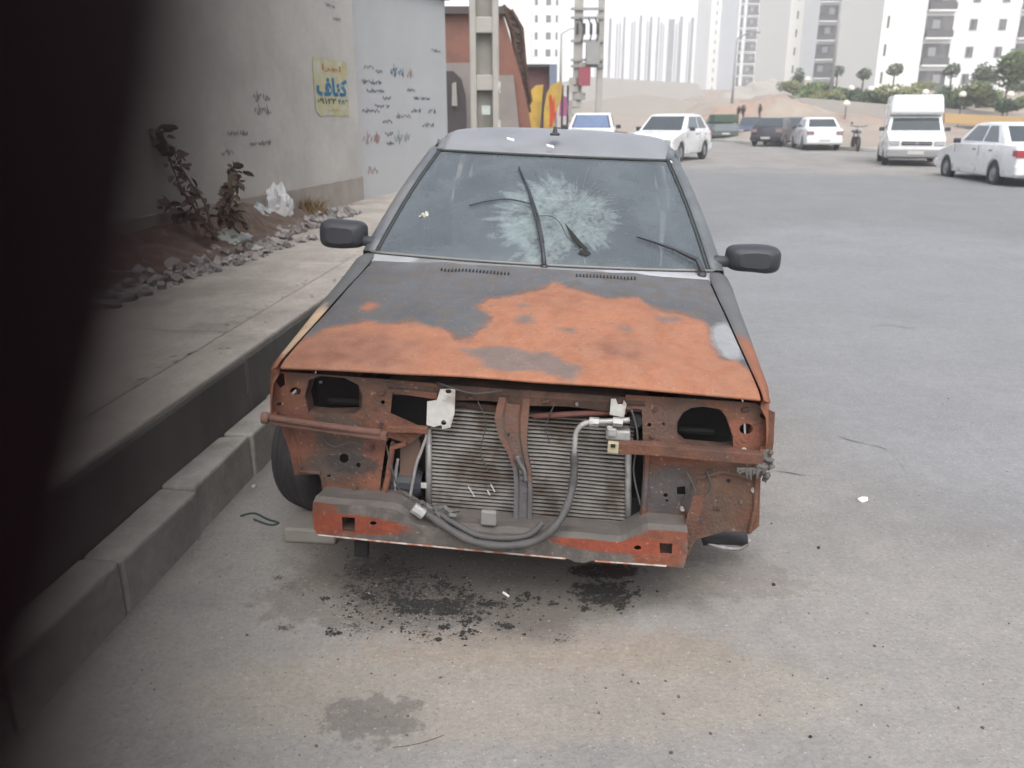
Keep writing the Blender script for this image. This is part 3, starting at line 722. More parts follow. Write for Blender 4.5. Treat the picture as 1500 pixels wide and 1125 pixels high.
def wpt(px, py, off=.004):
    u, v = wsuv(px, py); p = ws(u, v); k = math.exp(-((p-cc).length/.16)**2)
    n_ = (ws(u+.01, v)-p).cross(ws(u, v+.01)-p).normalized()
    return p+Vector((0, .035, -.03))*k*.5*0+n_*off*(1 if n_.z > 0 else -1)
# crack lines
ck = MB(); rr = random.Random(5)
for k in range(70):
    an_ = 2*PI*k/70+rr.gauss(0, .05); L_ = rr.uniform(45, 125)*(1 if math.cos(an_) < .3 else .6); st = L_*rr.uniform(.1, .7)
    pts = [];
    for q in range(7):
        r_ = st+(L_-st)*q/6; pts.append(wpt(838+r_*1.05*math.cos(an_)+rr.gauss(0, 1.2), 312+r_*.72*math.sin(an_)+rr.gauss(0, 1.2), .001))
    ck.tube(pts, .0004, 3)
for k in range(0):
    r_ = 18+k*14; n = 40; a0 = rr.uniform(0, 6)
    pts = [wpt(838+r_*1.05*math.cos(a0+q/n*rr.uniform(4.4, 4.5))+rr.gauss(0, 1), 312+r_*.72*math.sin(a0+q/n*4.5)+rr.gauss(0, 1), .001) for q in range(n)]
    ck.tube(pts, .0006, 3)
for k in range(420):
    a_ = rr.uniform(0, 6.28); r_ = abs(rr.gauss(0, 38)); p = wpt(838+r_*1.1*math.cos(a_), 318+r_*.72*math.sin(a_), .0015); q = p+Vector((rr.gauss(0, .007), rr.gauss(0, .004), rr.gauss(0, .004)))
    ck.tube([p, q], .0005, 3, cap=False)
ck.build('crack_lines', mat('crushed_glass', (.30, .36, .36), .5, var=.2, scale=20), car, stuff=True)
# tear in the glass
tear = [(826, 326), (838, 340), (850, 354), (862, 366), (852, 364), (838, 352)]
t3 = [wpt(x, y, .004) for x, y in tear]
mb = MB(); mb.add(t3, [tuple(range(len(t3)))]); mb.build('hole_in_glass', 'black', car)
t3 = [wpt(x, y, .004) for x, y in [(846, 372), (856, 364), (866, 372), (858, 376)]]
mb = MB(); mb.add(t3, [tuple(range(4))]); mb.build('hole_in_glass', 'black', car)
mb = MB(); mb.tube(catmull([wpt(x, y, .006) for x, y in [(788, 318), (806, 318), (820, 328), (832, 350), (858, 374)]], 5), .0018, 5); mb.build('torn_seam', 'frame_s', car)
# impact chip
mb = MB()
for k in range(7):
    p = wpt(622+random.gauss(0, 3), 316+random.gauss(0, 3), .004); mb.box(p, (.012, .004, .01), (k, k*2, k))
mb.build('glass_chip', mat('bright_chip', (.6, .6, .5), .4), car)
# window frame rubbers and pillars
def strip(name, pts, w, m, parent=car, th=.006, nrm=Vector((0, -.8, .6)), bev=.002):
    mb = MB(); pts = [Vector(p) for p in pts]; L_ = []; R_ = []
    for i_, p in enumerate(pts):
        t = (pts[min(i_+1, len(pts)-1)]-pts[max(i_-1, 0)]).normalized(); s2 = t.cross(nrm).normalized()*w/2
        L_.append(p+s2); R_.append(p-s2)
    mb.grid([L_, R_]); o = mb.build(name, m, parent, smooth=True); md = o.modifiers.new('s', 'SOLIDIFY'); md.thickness = th; md.offset = 0
    return o
edge = [ws(-1, v/12) for v in range(13)]; edger = [ws(1, v/12) for v in range(13)]
for e, sg in ((edge, -1), (edger, 1)):
    mb = MB(); rows = []
    for i_, p in enumerate(e):
        v = i_/12; w_ = .055-.012*v
        n_ = Vector((sg*.35, -.6, .7)).normalized()
        rows.append([p+Vector((sg*-.012, 0, .002)), p+Vector((sg*-.010, -.004, .010)), p+Vector((sg*.012, .006, .016)), p+Vector((sg*w_*.8, .03, .010)), p+Vector((sg*w_, .07, -.02)), p+Vector((sg*w_*.9, .11, -.05))])
    mb.grid(rows); o = mb.build('windscreen_pillar', 'pillar', car, smooth=True); o.modifiers.new('s', 'SOLIDIFY').thickness = .004
    mb = MB(); mb.tube([p+Vector((-sg*.02, -.004, .004)) for p in e], .006, 6); mb.build('window_seal', 'frame_s', car, smooth=True)
mb = MB(); mb.tube([ws(u/10, .985)+Vector((0, -.004, .004)) for u in range(-10, 11)], .007, 6); mb.build('window_seal', 'frame_s', car, smooth=True)
mb = MB(); mb.tube([ws(u/10, .012)+Vector((0, -.005, .006)) for u in range(-10, 11)], .006, 6); mb.build('window_trim', mat('dull_trim', (.20, .20, .19), .5), car, smooth=True)
# cowl
mb = MB(); rows = []
for j in range(41):
    x = -.72+1.44*j/40; u = x/.72
    yh = 1.0+.05*u*u; p = WB(x)
    rows.append([(x, yh-.02, hood_z(x*.95, 1.0)-.012), (x, yh+.006, hood_z(x*.95, 1.0)-.012), (x, yh+.008, hood_z(x*.95, 1.0)+.001), (x, p[1]-.002, .930)])
mb.grid(rows)
mb.build('cowl', mat('cowl_paint', (.19, .195, .195), .6, var=.2, scale=8, patches=[((-.62, 1.07, .92), (.12, .1, .1), (.36, .37, .38), .3, .9), ((.48, 1.05, .92), (.24, .1, .1), (.40, .41, .43), .4, .9)]), car, smooth=True)
def hoodpt(px, py, dz=.003):
    lz = .9
    for _ in range(8):
        p = CL(px, py, lz=lz); lz = hood_z(p.x, min(p.y, 1.0))
    return Vector((p.x, p.y, lz+dz))
for (x0, y0, x1, y1, k) in ((647, 390, 745, 396, 20), (845, 402, 930, 407, 18)):
    mb = MB()
    for q in range(k):
        p = hoodpt(x0+(x1-x0)*q/(k-1), y0+(y1-y0)*q/(k-1), .004); mb.box(p, (.0055, .022, .003), (math.radians(12), 0, 0))
    mb.build('cowl_vent', 'black', car, stuff=True)
# roof
rows = []
for i_ in range(30):
    t = i_/29; y = 1.71+1.35*t; z = 1.345+.105*sm(min(1, t*2.6))**.8*1.0 if t < .4 else 1.45-.03*((t-.4)/.6)**2
    w = .575+.01*math.sin(PI*t); r = []
    for j in range(25):
        u = -1+2*j/24; r.append((u*w, y+.075*u*u*(1-t), z-.030*abs(u)**3-.05*max(0, abs(u)-.9)*6*.5))
    rows.append(r)
mb = MB(); mb.grid(rows); rf = mb.build('roof', 'roofp', car, smooth=True); rf.modifiers.new('s', 'SOLIDIFY').thickness = .01
for sg in (-1, 1):      # cant rails, side glass, rear pillars
    mb = MB(); mb.tube([(sg*.56, 1.80, 1.30), (sg*.572, 2.1, 1.36), (sg*.572, 2.7, 1.36), (sg*.56, 3.05, 1.33), (sg*.66, 3.35, 1.1), (sg*.70, 3.55, .95)], .028, 8); mb.build('cant_rail', 'pillar', car, smooth=True)
    mb = MB(); mb.tube([(sg*.70, 2.14, .93), (sg*.605, 2.18, 1.37)], .025, 6); mb.build('centre_pillar', 'pillar', car, smooth=True)
    for nm, ya, yb in (('front_door_window', 1.25, 2.12), ('rear_door_window', 2.18, 2.95)):
        mb = MB(); q = [(sg*.70, ya, .94), (sg*.70, yb+.05, .94), (sg*.603, yb, 1.365), (sg*.60, max(ya, 1.85), 1.34)]; mb.add(q, [(0, 1, 2, 3)]); mb.build(nm, 'glass', car)
mb = MB(); mb.add([(-.56, 3.06, 1.40), (.56, 3.06, 1.40), (.64, 3.55, .98), (-.64, 3.55, .98)], [(0, 1, 2, 3)]); mb.build('rear_window', 'glass', car)
mb = MB(); mb.grid([[(-.70, 3.5, .965), (.70, 3.5, .965)], [(-.70, 3.8, .93), (.70, 3.8, .93)], [(-.72, 3.88, .75), (.72, 3.88, .75)], [(-.72, 3.86, .3), (.72, 3.86, .3)]]); mb.build('tailgate', 'pillar', car, smooth=False)
mb = MB(); p = CL(813, 194, ly=1.88); mb.tube([(p.x, 1.88, 1.425), (p.x, 1.885, 1.465)], [.016, .008], 8); mb.box((p.x, 1.88, 1.43), (.045, .07, .012)); mb.build('antenna_base', 'plast', car, bevel=.003)
for (x, y) in ((748, 204), (806, 214), (1047-62+2, 238)):
    p = CL(x, y, ly=1.75); mb = MB(); mb.box((p.x, 1.745, p.z), (.035, .02, .004), (.4, .2, .3)); mb.build('paint_flake', mat('bright_flake', (.75, .76, .78), .5), car)
# mirrors
for sg, (x0, x1, y0, y1) in ((-1, (468, 536, 320, 366)), (1, (1066, 1141, 357, 402))):
    a_ = CL(x0, y0, ly=1.22); b2 = CL(x1, y1, ly=1.22); cx = (a_.x+b2.x)/2; cz = (a_.z+b2.z)/2; w = abs(b2.x-a_.x)/2; h = abs(a_.z-b2.z)/2
    mir = MB(); rws = []
    for k, (yy, sc_) in enumerate([(-.05, .55), (-.04, .82), (-.015, .97), (.02, 1.0), (.05, .98)]):
        ring = []
        for q in range(28):
            an_ = 2*PI*q/28; cu_ = math.copysign(abs(math.cos(an_))**.5, math.cos(an_)); su_ = math.copysign(abs(math.sin(an_))**.5, math.sin(an_))
            hh = h*(1 if cu_*sg > 0 else .93)
            ring.append((cx+w*sc_*cu_-(sg*w*.10*(su_ > 0)*(cu_*sg < 0)*1.5 if 0 else 0), 1.22+yy, cz+hh*sc_*su_))
        rws.append(ring+[ring[0]])
    mir.grid(rws); mir.add(rws[0][:-1], [tuple(range(28))]); mir.add(rws[-1][:-1], [tuple(range(28))])
    mo = mir.build('wing_mirror', 'plast', car, smooth=False, bevel=0); mo.data.polygons.foreach_set('use_smooth', [len(p.vertices) < 5 for p in mo.data.polygons])
    mb = MB(); mb.tube([(sg*.70, 1.2, .935), (sg*.73, 1.21, .965), (cx-sg*w*.6, 1.22, cz-h*.3)], [.03, .026, .022], 8); mb.build('mirror_arm', 'plast', mo, smooth=True)
# wipers
mb = MB(); mb.tube([wpt(797, 396, .03), wpt(795, 372, .03), wpt(788, 335, .022), wpt(775, 290, .02)], [.010, .008, .006, .004], 6)
wi = mb.build('wiper_arm', 'plast', car, smooth=True)
mb = MB(); mb.tube([wpt(796, 360, .018), wpt(788, 320, .013), wpt(774, 280, .012), wpt(760, 248, .012)], [.005, .006, .006, .004], 6); mb.build('wiper_blade', 'plast', wi, smooth=True)
mb = MB(); mb.tube(catmull([wpt(*q) for q in [(688, 304, .012), (712, 298, .012), (745, 295, .012), (778, 302, .012)]], 5), .0038, 6); mb.build('loose_blade_rubber', 'plast', car, smooth=True)
mb = MB(); mb.tube([wpt(1026, 408, .035), wpt(1018, 388, .03), wpt(985, 370, .022), wpt(932, 350, .012)], [.013, .010, .007, .003], 6)
wi = mb.build('wiper_arm', 'plast', car, smooth=True)
mb = MB(); p = wpt(1026, 408, .02); mb.lathe([(-.02, .0), (-.02, .02), (.012, .018), (.016, 0)], p, 'z', 14); mb.build('wiper_pivot', 'plast', wi, smooth=True)
mb = MB(); p = wpt(797, 396, .015); mb.lathe([(-.02, .0), (-.02, .016), (.012, .014), (.016, 0)], p, 'z', 14); mb.build('wiper_pivot', 'plast', wi, smooth=True)

# interior
mb = MB(); mb.box((0, 1.25, .80), (1.34, .34, .20)); mb.box((0, 1.12, .88), (1.3, .2, .06)); mb.build('dashboard', 'black', car, bevel=.03)
for sg in (-.34, .34):
    mb = MB(); mb.box((sg, 2.05, .62), (.46, .5, .14)); mb.box((sg, 2.3, .9), (.44, .12, .56), (-.25, 0, 0)); mb.box((sg, 2.38, 1.2), (.22, .08, .14)); mb.build('seat', 'char', car, bevel=.04)
mb = MB(); ring = [(.34+.18*math.cos(a_), 1.55+.05*math.sin(a_), .90+.16*math.sin(a_)) for a_ in [2*PI*k/24 for k in range(25)]]; mb.tube(ring, .014, 8); mb.box((.34, 1.55, .9), (.3, .02, .03)); mb.build('steering_wheel', 'plast', car, smooth=False)
mb = MB(); mb.box((0, 2.1, .24), (1.5, 3.3, .05)); mb.build('underbody', 'black', car)
mb = MB(); mb.box((0, 1.0, .58), (1.5, .03, .62)); mb.build('firewall', 'black', car)
for sg in (-1, 1):
    mb = MB(); mb.box((sg*.50, .60, .53), (.03, .8, .30)); mb.build('inner_wing', 'rustdk', car)
    mb = MB()
    arc = [(.70+.31*math.cos(a_), .27+.33*math.sin(a_)) for a_ in [PI*k/14 for k in range(15)]]
    rws = [[(sg*x, y, z) for (y, z) in arc] for x in (.535, .78)]; mb.grid(rws); mb.build('wheel_arch_liner', 'black', car, smooth=True)
mb = MB(); mb.box((.05, .66, .48), (.5, .34, .36)); mb.box((.0, .6, .68), (.44, .22, .06)); mb.tube([(-.2, .5, .62), (.0, .46, .66), (.25, .5, .62)], .04, 10); mb.tube([(.3, .6, .5), (.45, .6, .5)], .11, 14); mb.build('engine', 'rustdk', car, bevel=.02)

# ---- front structure: headlamp panels with real holes
D = .13
plc = lambda ly: (lambda a_, b_, c_: Vector((a_, ly+c_, b_)))
R_front = mat('headlamp_panel_rust', (.17, .072, .042), .88, var=.35, scale=11, col2=(.11, .065, .048), bump=.7, bscale=90, speck=.25, speck_scale=90,
    patches=[((-.58, .13, .48), (.13, 0, .13), (.085, .068, .058), .8, .8), ((-.72, .13, .5), (.09, 0, .12), (.20, .078, .048), .5, .8), ((-.42, .13, .46), (.07, 0, .15), (.22, .088, .055), .5, .8), ((-.52, .13, .41), (.1, 0, .035), (.055, .05, .047), .6, .8),
             ((.50, .13, .40), (.10, 0, .08), (.085, .08, .08), .6, .85), ((.68, .13, .45), (.10, 0, .15), (.13, .08, .055), .7, .7), ((.52, .13, .52), (.16, 0, .03), (.26, .09, .05), .5, .7), ((.42, .13, .62), (.1, 0, .08), (.14, .09, .07), .6, .7), ((.70, .13, .60), (.07, 0, .06), (.22, .08, .05), .4, .85), ((-.76, .13, .66), (.04, 0, .08), (.2, .08, .045), .4, .8)])
left = XZ([(398, 543), (575, 556), (640, 562), (640, 585), (575, 575), (572, 605), (610, 622), (625, 632), (600, 650), (567, 640), (558, 700), (556, 738), (474, 734), (470, 700), (466, 695), (432, 695), (424, 660), (410, 620), (396, 612), (396, 560)], D)
hl = [XZ([(452, 556), (470, 550), (505, 553), (525, 563), (532, 580), (530, 598), (520, 606), (478, 607), (452, 604), (446, 580)], D),
      XZ(ell(504, 671, 7, 7), D), XZ(ell(525, 681, 3.5, 3.5), D), XZ(ell(433, 573, 8, 6), D), XZ([(404, 546), (416, 547), (418, 563), (410, 568), (403, 556)], D), XZ(ell(482, 697, 3, 2), D), XZ(ell(477, 714, 2.5, 2.5), D), XZ(ell(561, 589, 3, 3), D), XZ([(405, 590), (416, 589), (414, 593), (406, 594)], D)]
pl = plate('headlamp_panel', left, hl, plc(D), .004, R_front, car)
plc2 = D
right = XZ([(1104, 590), (1135, 604), (1133, 650), (1128, 680), (1114, 700), (1112, 770), (1098, 782), (1060, 778), (1020, 790), (1015, 800), (965, 770), (938, 760), (942, 700), (944, 672), (942, 650), (940, 600), (930, 598), (918, 600), (916, 578), (1000, 583)], D)
hr = [XZ([(1000, 604), (1012, 597), (1030, 595), (1055, 599), (1064, 610), (1074, 640), (1074, 655), (1060, 657), (1005, 652), (992, 640), (990, 620)], D),
      XZ(ell(1093, 628, 10, 8), D), XZ([(991, 713), (1004, 712), (1004, 724), (992, 724)], D), XZ(ell(975, 725, 3.5, 3), D), XZ(ell(951, 622, 3, 3), D), XZ(ell(972, 621, 2, 2), D), XZ(ell(1067, 704, 3.5, 3), D), XZ(ell(1070, 694, 2.5, 2), D), XZ([(1112, 605), (1124, 606), (1123, 616), (1114, 612)], D), XZ(ell(1018, 748, 3, 3), D), XZ(ell(977, 733, 2, 2), D)]
plate('headlamp_panel', right, hr, plc(D), .004, R_front, car)
# lamp recess shells: give the openings depth
for (poly, dy) in ((hl[0], .06), (hr[0], .05)):
    mb = MB(); cx = sum(p[0] for p in poly)/len(poly); cz = sum(p[1] for p in poly)/len(poly)
    rws = [[(p[0], D, p[1]) for p in poly+[poly[0]]], [(cx+(p[0]-cx)*1.02, D+dy, cz+(p[1]-cz)*1.02) for p in poly+[poly[0]]]]
    mb.grid(rws); mb.build('lamp_opening_flange', 'rustdk', car, smooth=False, solid=.002)
    mb = MB(); mb.box((cx, D+.2, cz-.02), (.24, .02, .17), (.1, 0, .1)); mb.build('lamp_bucket', 'black', car)
    mb = MB(); mb.tube([(cx-.06, D+.12, cz-.06), (cx+.05, D+.11, cz-.055)], .012, 8); mb.build('inner_brace', 'black', car)
# embossed ribs and small bolts on the panels
for (px, py) in ((575, 650), (545, 655), (440, 685), (558, 622), (585, 628)):
    p = CL(px, py, ly=D-.006); mb = MB(); mb.lathe([(-.004, .0), (-.004, .007), (.004, .008)], p, 'y', 10); mb.build('bolt', 'rustdk', car)
for (px, py) in ((1104, 718), (1018, 747), (1000, 745), (1090, 660)):
    p = CL(px, py, ly=D-.006); mb = MB(); mb.lathe([(-.004, .0), (-.004, .008), (.004, .009)], p, 'y', 10); mb.build('bolt', 'zinc', car)
# raised folds
def fold(name, pts, w, d, ly, m=R_front):
    mb = MB(); P_ = [CL(x, y, ly=ly) for x, y in pts]; rws = []
    for i_, p in enumerate(P_):
        t = (P_[min(i_+1, len(P_)-1)]-P_[max(i_-1, 0)]).normalized(); n_ = Vector((-t.z, 0, t.x))*w/2
        rws.append([p+n_, p+n_*.6+Vector((0, -d, 0)), p-n_*.6+Vector((0, -d, 0)), p-n_])
    mb.grid(rws); return mb.build(name, m, car, smooth=True)
fold('pressed_rib', [(596, 650), (575, 655), (568, 700), (560, 736)], .02, .012, D-.003)
fold('pressed_rib', [(425, 625), (436, 660), (440, 690), (470, 693)], .012, .008, D-.003)
fold('pressed_rib', [(1108, 690), (1106, 740), (1098, 778)], .016, .012, D-.003)
fold('pressed_rib', [(948, 655), (946, 700), (942, 755)], .02, .014, D-.003)
fold('pressed_rib', [(1015, 770), (1000, 735), (1020, 700), (1060, 690), (1100, 700)], .012, .010, D-.003)
fold('pressed_rib', [(955, 668), (990, 665), (1050, 672)], .012, .012, D-.003)
fold('pressed_rib', [(474, 700), (480, 728)], .01, .008, D-.003)
# cross bars where the bumper was
def flatbar(name, pts, h, d, ly, m):
    mb = MB(); rws = []
    for x, y, dy in pts:
        p = CL(x, y, ly=ly+dy); rws.append([p+Vector((0, d, h/2)), p+Vector((0, 0, h/2)), p+Vector((0, 0, -h/2)), p+Vector((0, d, -h/2)), p+Vector((0, d, h/2))])
    mb.grid(rws); return mb.build(name, m, car, bevel=.003)
def bar(name, pts, r, ly, m, n=10, flat=1):
    mb = MB(); mb.tube(catmull([CL(x, y, ly=ly+dy) for x, y, dy in pts], 4), r, n); return mb.build(name, m, car, smooth=True)
bl = (lambda m_: (bar('bumper_rail', [(392, 611, 0), (430, 617, 0), (500, 627, .0), (558, 634, .004)], .0115, .075, m_), flatbar('rail_flange', [(396, 617, .0), (430, 622, 0), (500, 632, .0), (566, 641, .0)], .026, .025, .07, m_))[0])(mat('rail_rust', (.155, .078, .058), .85, var=.3, scale=14, bump=.5, bscale=90))
mb = MB(); p0 = CL(388, 612, ly=.07); mb.lathe([(-.010, .008), (-.008, .019), (.008, .019), (.014, .012)], p0, 'x', 16); mb.build('rail_end', mat('rail_end_rust', (.22, .12, .09), .85), bl, smooth=True)
br = flatbar('bumper_rail', [(905, 657, .02), (960, 660, 0), (1040, 668, 0), (1118, 674, 0)], .036, .03, .06, 'rust')
mb = MB()
for k in range(22):
    p = CL(1122+random.gauss(0, 6), 676+random.gauss(0, 8), ly=.06+random.uniform(0, .03)); vs_, fs = blob(p, (random.uniform(.006, .016), .010, random.uniform(.006, .018)), k, 2, .6, 1.6); mb.add(vs_, fs)
mb.build('melted_plastic', mat('melted_grey_plastic', (.13, .125, .115), .85, var=.35, scale=30, bump=.4, bscale=90), car, smooth=True)
mb = MB()
for k in range(12):
    x = 1082+k*3.6; p = CL(x, 686, ly=.06); q = p+Vector((random.gauss(0, .006), 0, -random.uniform(.012, .04))); mb.tube([p, (p+q)/2+Vector((random.gauss(0, .004), 0, 0)), q], [.006, .005, .002], 5)
mb.build('melted_drip', bpy.data.materials['melted_grey_plastic'], car)
flatbar('bracket_arm', [(567, 630, 0), (600, 630, .01), (626, 632, .01)], .022, .02, .09, 'rust')
p = CL(898, 655, ly=.07); mb = MB(); mb.box(p, (.034, .02, .036)); mb.build('pale_clip', mat('cream_bracket', (.42, .36, .24), .7, var=.2, scale=20), car, bevel=.004)
p = CL(898, 653, ly=.058); mb = MB(); mb.box(p, (.014, .006, .010)); mb.build('clip_slot', 'black', car)
# upper cross member (slam panel)
mb = MB(); rws = []
for k in range(21):
    u = -1+k/10; x = u*.40; rws.append([(x, .20, .705), (x, .13, .703), (x, .125, .685), (x, .135, .655+.01*math.sin(k)*.3), (x, .18, .652)])
mb.grid(rws); mb.build('slam_panel', 'rustdk', car, smooth=False, solid=.003)
mb = MB(); mb.tube([CL(780, 610, ly=.15), CL(845, 606, ly=.15), CL(918, 603, ly=.15)], .010, 8); mb.build('cross_rod', mat('rod_rust', (.15, .06, .045), .8), car, smooth=True)
flatbar('rear_crossbar', [(665, 592, .02), (720, 598, .02), (760, 602, .02)], .02, .01, .16, 'rustdk')
flatbar('rear_crossbar', [(840, 636, .02), (900, 640, .02)], .022, .01, .165, mat('reddish_bar', (.20, .09, .065), .85, var=.2))
# condenser
RY = .17
cA = CL(628, 600, ly=RY); cB = CL(918, 768, ly=RY); x0, x1 = cA.x+.004, cB.x-.004; z1 = .612; z0 = .235
mb = MB(); mb.box(((x0+x1)/2, RY+.028, (z0+z1)/2), (x1-x0, .012, z1-z0)); mb.build('condenser_core', 'finbk', car)
nf = 28; mb = MB()
for k in range(nf):
    z = z0+(z1-z0)*(k+.5)/nf
    # slightly wavy flat tubes
    rws = []
    for q in range(25):
        x = x0+(x1-x0)*q/24; dz = .0012*noise.noise(Vector((x*14, z*30, 0)))+.0015*noise.noise(Vector((x*3, z*8, 5))); dy = .004*noise.noise(Vector((x*6, z*6, 9)))
        y = RY+dy; h = .0031
        rws.append([(x, y+.018, z+h+dz), (x, y, z+h+dz), (x, y, z-h+dz), (x, y+.018, z-h+dz)])
    mb.grid(rws)
mb.build('cooling_fins', 'fin', car, stuff=True)
zig = MB()
for k in range(nf-1):
    z = z0+(z1-z0)*(k+1)/nf; h = (z1-z0)/nf/2-.0024
    for q in range(110):
        x = x0+(x1-x0)*q/110; dx = (x1-x0)/110
        zig.add([(x, RY+.006, z-h), (x, RY+.016, z-h), (x+dx/2, RY+.016, z+h), (x+dx/2, RY+.006, z+h)], [(0, 1, 2, 3)])
zig.build('fin_webbing', mat('webbing', (.06, .052, .046), .8, .1, var=.5, scale=14, col2=(.03, .025, .02)), car, stuff=True, fixn=False)
for px, py0, py1 in ((628, 628, 745), (920, 640, 775)):
    a_ = CL(px, py0, ly=RY-.004); b2 = CL(px, py1, ly=RY-.004); mb = MB(); mb.tube([a_, b2], .0105, 10); mb.build('condenser_header', 'alu', car, smooth=True)
p = CL(621, 711, ly=.16); mb = MB(); mb.box(p, (.02, .01, .018)); mb.build('header_clip', 'zinc', car, bevel=.002)
for (x, y, l) in ((692, 722, .03), (722, 715, .03), (688, 716, .02), (716, 722, .02)):
    p = CL(x, y, ly=RY-.004); mb = MB(); mb.box(p, (.004, .002, l), (0, -.5, 0)); mb.build('bent_fin', mat('bright_fin', (.6, .6, .6), .5, .2), car)
for (x, y, w, h) in ((700, 607, .12, .02), (845, 612, .10, .018), (690, 640, .1, .012)):
    p = CL(x, y, ly=RY-.002)
mb = MB(); mb.box(((x0+x1)/2, RY+.10, .43), (.5, .08, .34)); mb.build('radiator', 'black', car)
# horizontal line-set brackets
for pts in ([(645, 570), (667, 570), (666, 605), (660, 626), (648, 628), (647, 622), (636, 625), (625, 622), (626, 588), (640, 586)],):
    plate('mounting_bracket', XZ(pts, .115), [XZ(ell(657, 573, 4.5, 3.5), .115), XZ(ell(650, 619, 4, 4), .115)], plc(.115), .006, 'zinc', car)
plate('mounting_bracket', XZ([(895, 584), (902, 584), (905, 592), (912, 592), (914, 586), (918, 592), (914, 611), (893, 607)], .115), [], plc(.115), .006, 'zinc', car)
# latch strut in the middle: flared rusty top, grey channel below
rws = []
for (yp, xl, xr, dd) in ((572, 733, 778, .0), (590, 729, 776, -.004), (612, 724, 774, -.01), (640, 730, 772, -.014), (665, 744, 773, -.018), (690, 752, 778, -.022), (720, 753, 780, -.022), (762, 752, 779, -.02)):
    a_ = CL(xl, yp, ly=.13+dd); b2 = CL(xr, yp, ly=.13+dd); mx_ = (a_+b2)/2
    rws.append([a_+Vector((0, .02, 0)), a_, a_.lerp(b2, .22)+Vector((0, .0, 0)), a_.lerp(b2, .3)+Vector((0, .010, 0)), a_.lerp(b2, .7)+Vector((0, .010, 0)), a_.lerp(b2, .78), b2, b2+Vector((0, .02, 0))])
mb = MB(); mb.grid(rws)
mb.build('latch_strut', mat('strut_paint', (.16, .075, .05), .82, var=.3, scale=16, col2=(.11, .075, .06), bump=.5, bscale=90, patches=[((0, .1, .30), (.08, 0, .17), (.12, .12, .125), .35, .95)]), car, solid=.003)
for (px, py, r) in ((745, 637, .004), (756, 672, .006), (765, 690, .010), (765, 700, .006)):
    p = CL(px, py, ly=.10); mb = MB(); mb.lathe([(-.003, 0), (-.003, r), (.006, r*1.1)], p, 'y', 10); mb.build('bolt', 'char' if r > .005 else 'black', car)
mb = MB(); mb.tube(catmull([CL(x, y, ly=.095) for x, y in ((757, 668), (762, 680), (768, 690), (770, 705))], 4), .007, 8); mb.build('latch_lever', 'char', car, smooth=True)
for x in (776, 782, 787):
    pass
# silver fittings on the right, hose down to the left
M['pipe'] = mat('aluminium_pipe', (.40, .385, .37), .5, .3, var=.2, scale=30, bump=.2, bscale=90)
mb = MB(); mb.tube(catmull([CL(x, y, ly=l) for x, y, l in ((922, 615, .10), (895, 617, .09), (870, 618, .09), (853, 622, .09), (844, 634, .09), (842, 650, .09), (841, 668, .09))], 5), .0085, 10); pi = mb.build('aluminium_pipe', 'pipe', car, smooth=True)
for (x, w_) in ((872, .022), (866, .012), (905, .03)):
    p = CL(x, 618, ly=.09); mb = MB(); mb.lathe([(-w_/2, .009), (-w_/2, .0145), (w_/2, .0145), (w_/2, .009)], p, 'x', 6 if w_ > .02 else 12); mb.build('pipe_nut', 'pipe', pi)
p = CL(905, 634, ly=.12); mb = MB(); mb.box(p, (.075, .05, .035)); mb.box(p+Vector((-.02, -.01, .012)), (.03, .05, .03)); mb.build('receiver_block', 'alu', car, bevel=.006)
p = CL(893, 628, ly=.10); mb = MB(); mb.box(p, (.018, .02, .026)); mb.build('block_lug', 'zinc', car, bevel=.003)
hose = [(841, 664, .085), (841, 690, .08), (838, 715, .07), (829, 745, .03), (812, 772, -.015), (785, 792, -.03), (750, 799, -.035), (715, 798, -.035), (685, 790, -.03), (655, 773, -.015), (632, 757, .0), (612, 745, .02)]
mb = MB(); n = len(hose)
cp = catmull([CL(x, y, ly=l) for x, y, l in hose], 8)
mb.tube(cp, [.0125+.001*math.sin(k*.6) for k in range(len(cp))], 12); mb.build('rubber_hose', 'hose', car, smooth=True)
hose2 = [(795, 768, .0), (775, 785, -.02), (745, 790, -.03), (700, 786, -.02), (665, 768, -.005), (640, 752, .02)]
cp = catmull([CL(x, y-2, ly=l+.01) for x, y, l in hose2], 8); mb = MB(); mb.tube(cp, .010, 10); mb.build('rubber_hose', 'hose', car, smooth=True)
mb = MB()
for (x, y, l) in ((618, 752, .0), (613, 748, .003), (608, 745, .006)):
    p = CL(x, y, ly=l); mb.tube([p+Vector((-.006, 0, .004)), p+Vector((.006, 0, -.004))], .018, 10)
mb.build('hose_fitting', 'pipe', car, smooth=False)
mb = MB(); mb.tube(catmull([CL(x, y, ly=.12) for x, y in ((612, 628), (622, 630), (625, 637), (618, 658), (610, 680), (604, 710), (600, 733))], 5), .0052, 8); mb.build('thin_pipe', 'pipe', car, smooth=True)
mb = MB(); mb.tube(catmull([CL(x, y, ly=.15) for x, y in ((583, 672), (580, 690), (579, 712), (583, 735), (596, 742))], 5), .0052, 8); mb.build('thin_pipe', 'pipe', car, smooth=True)
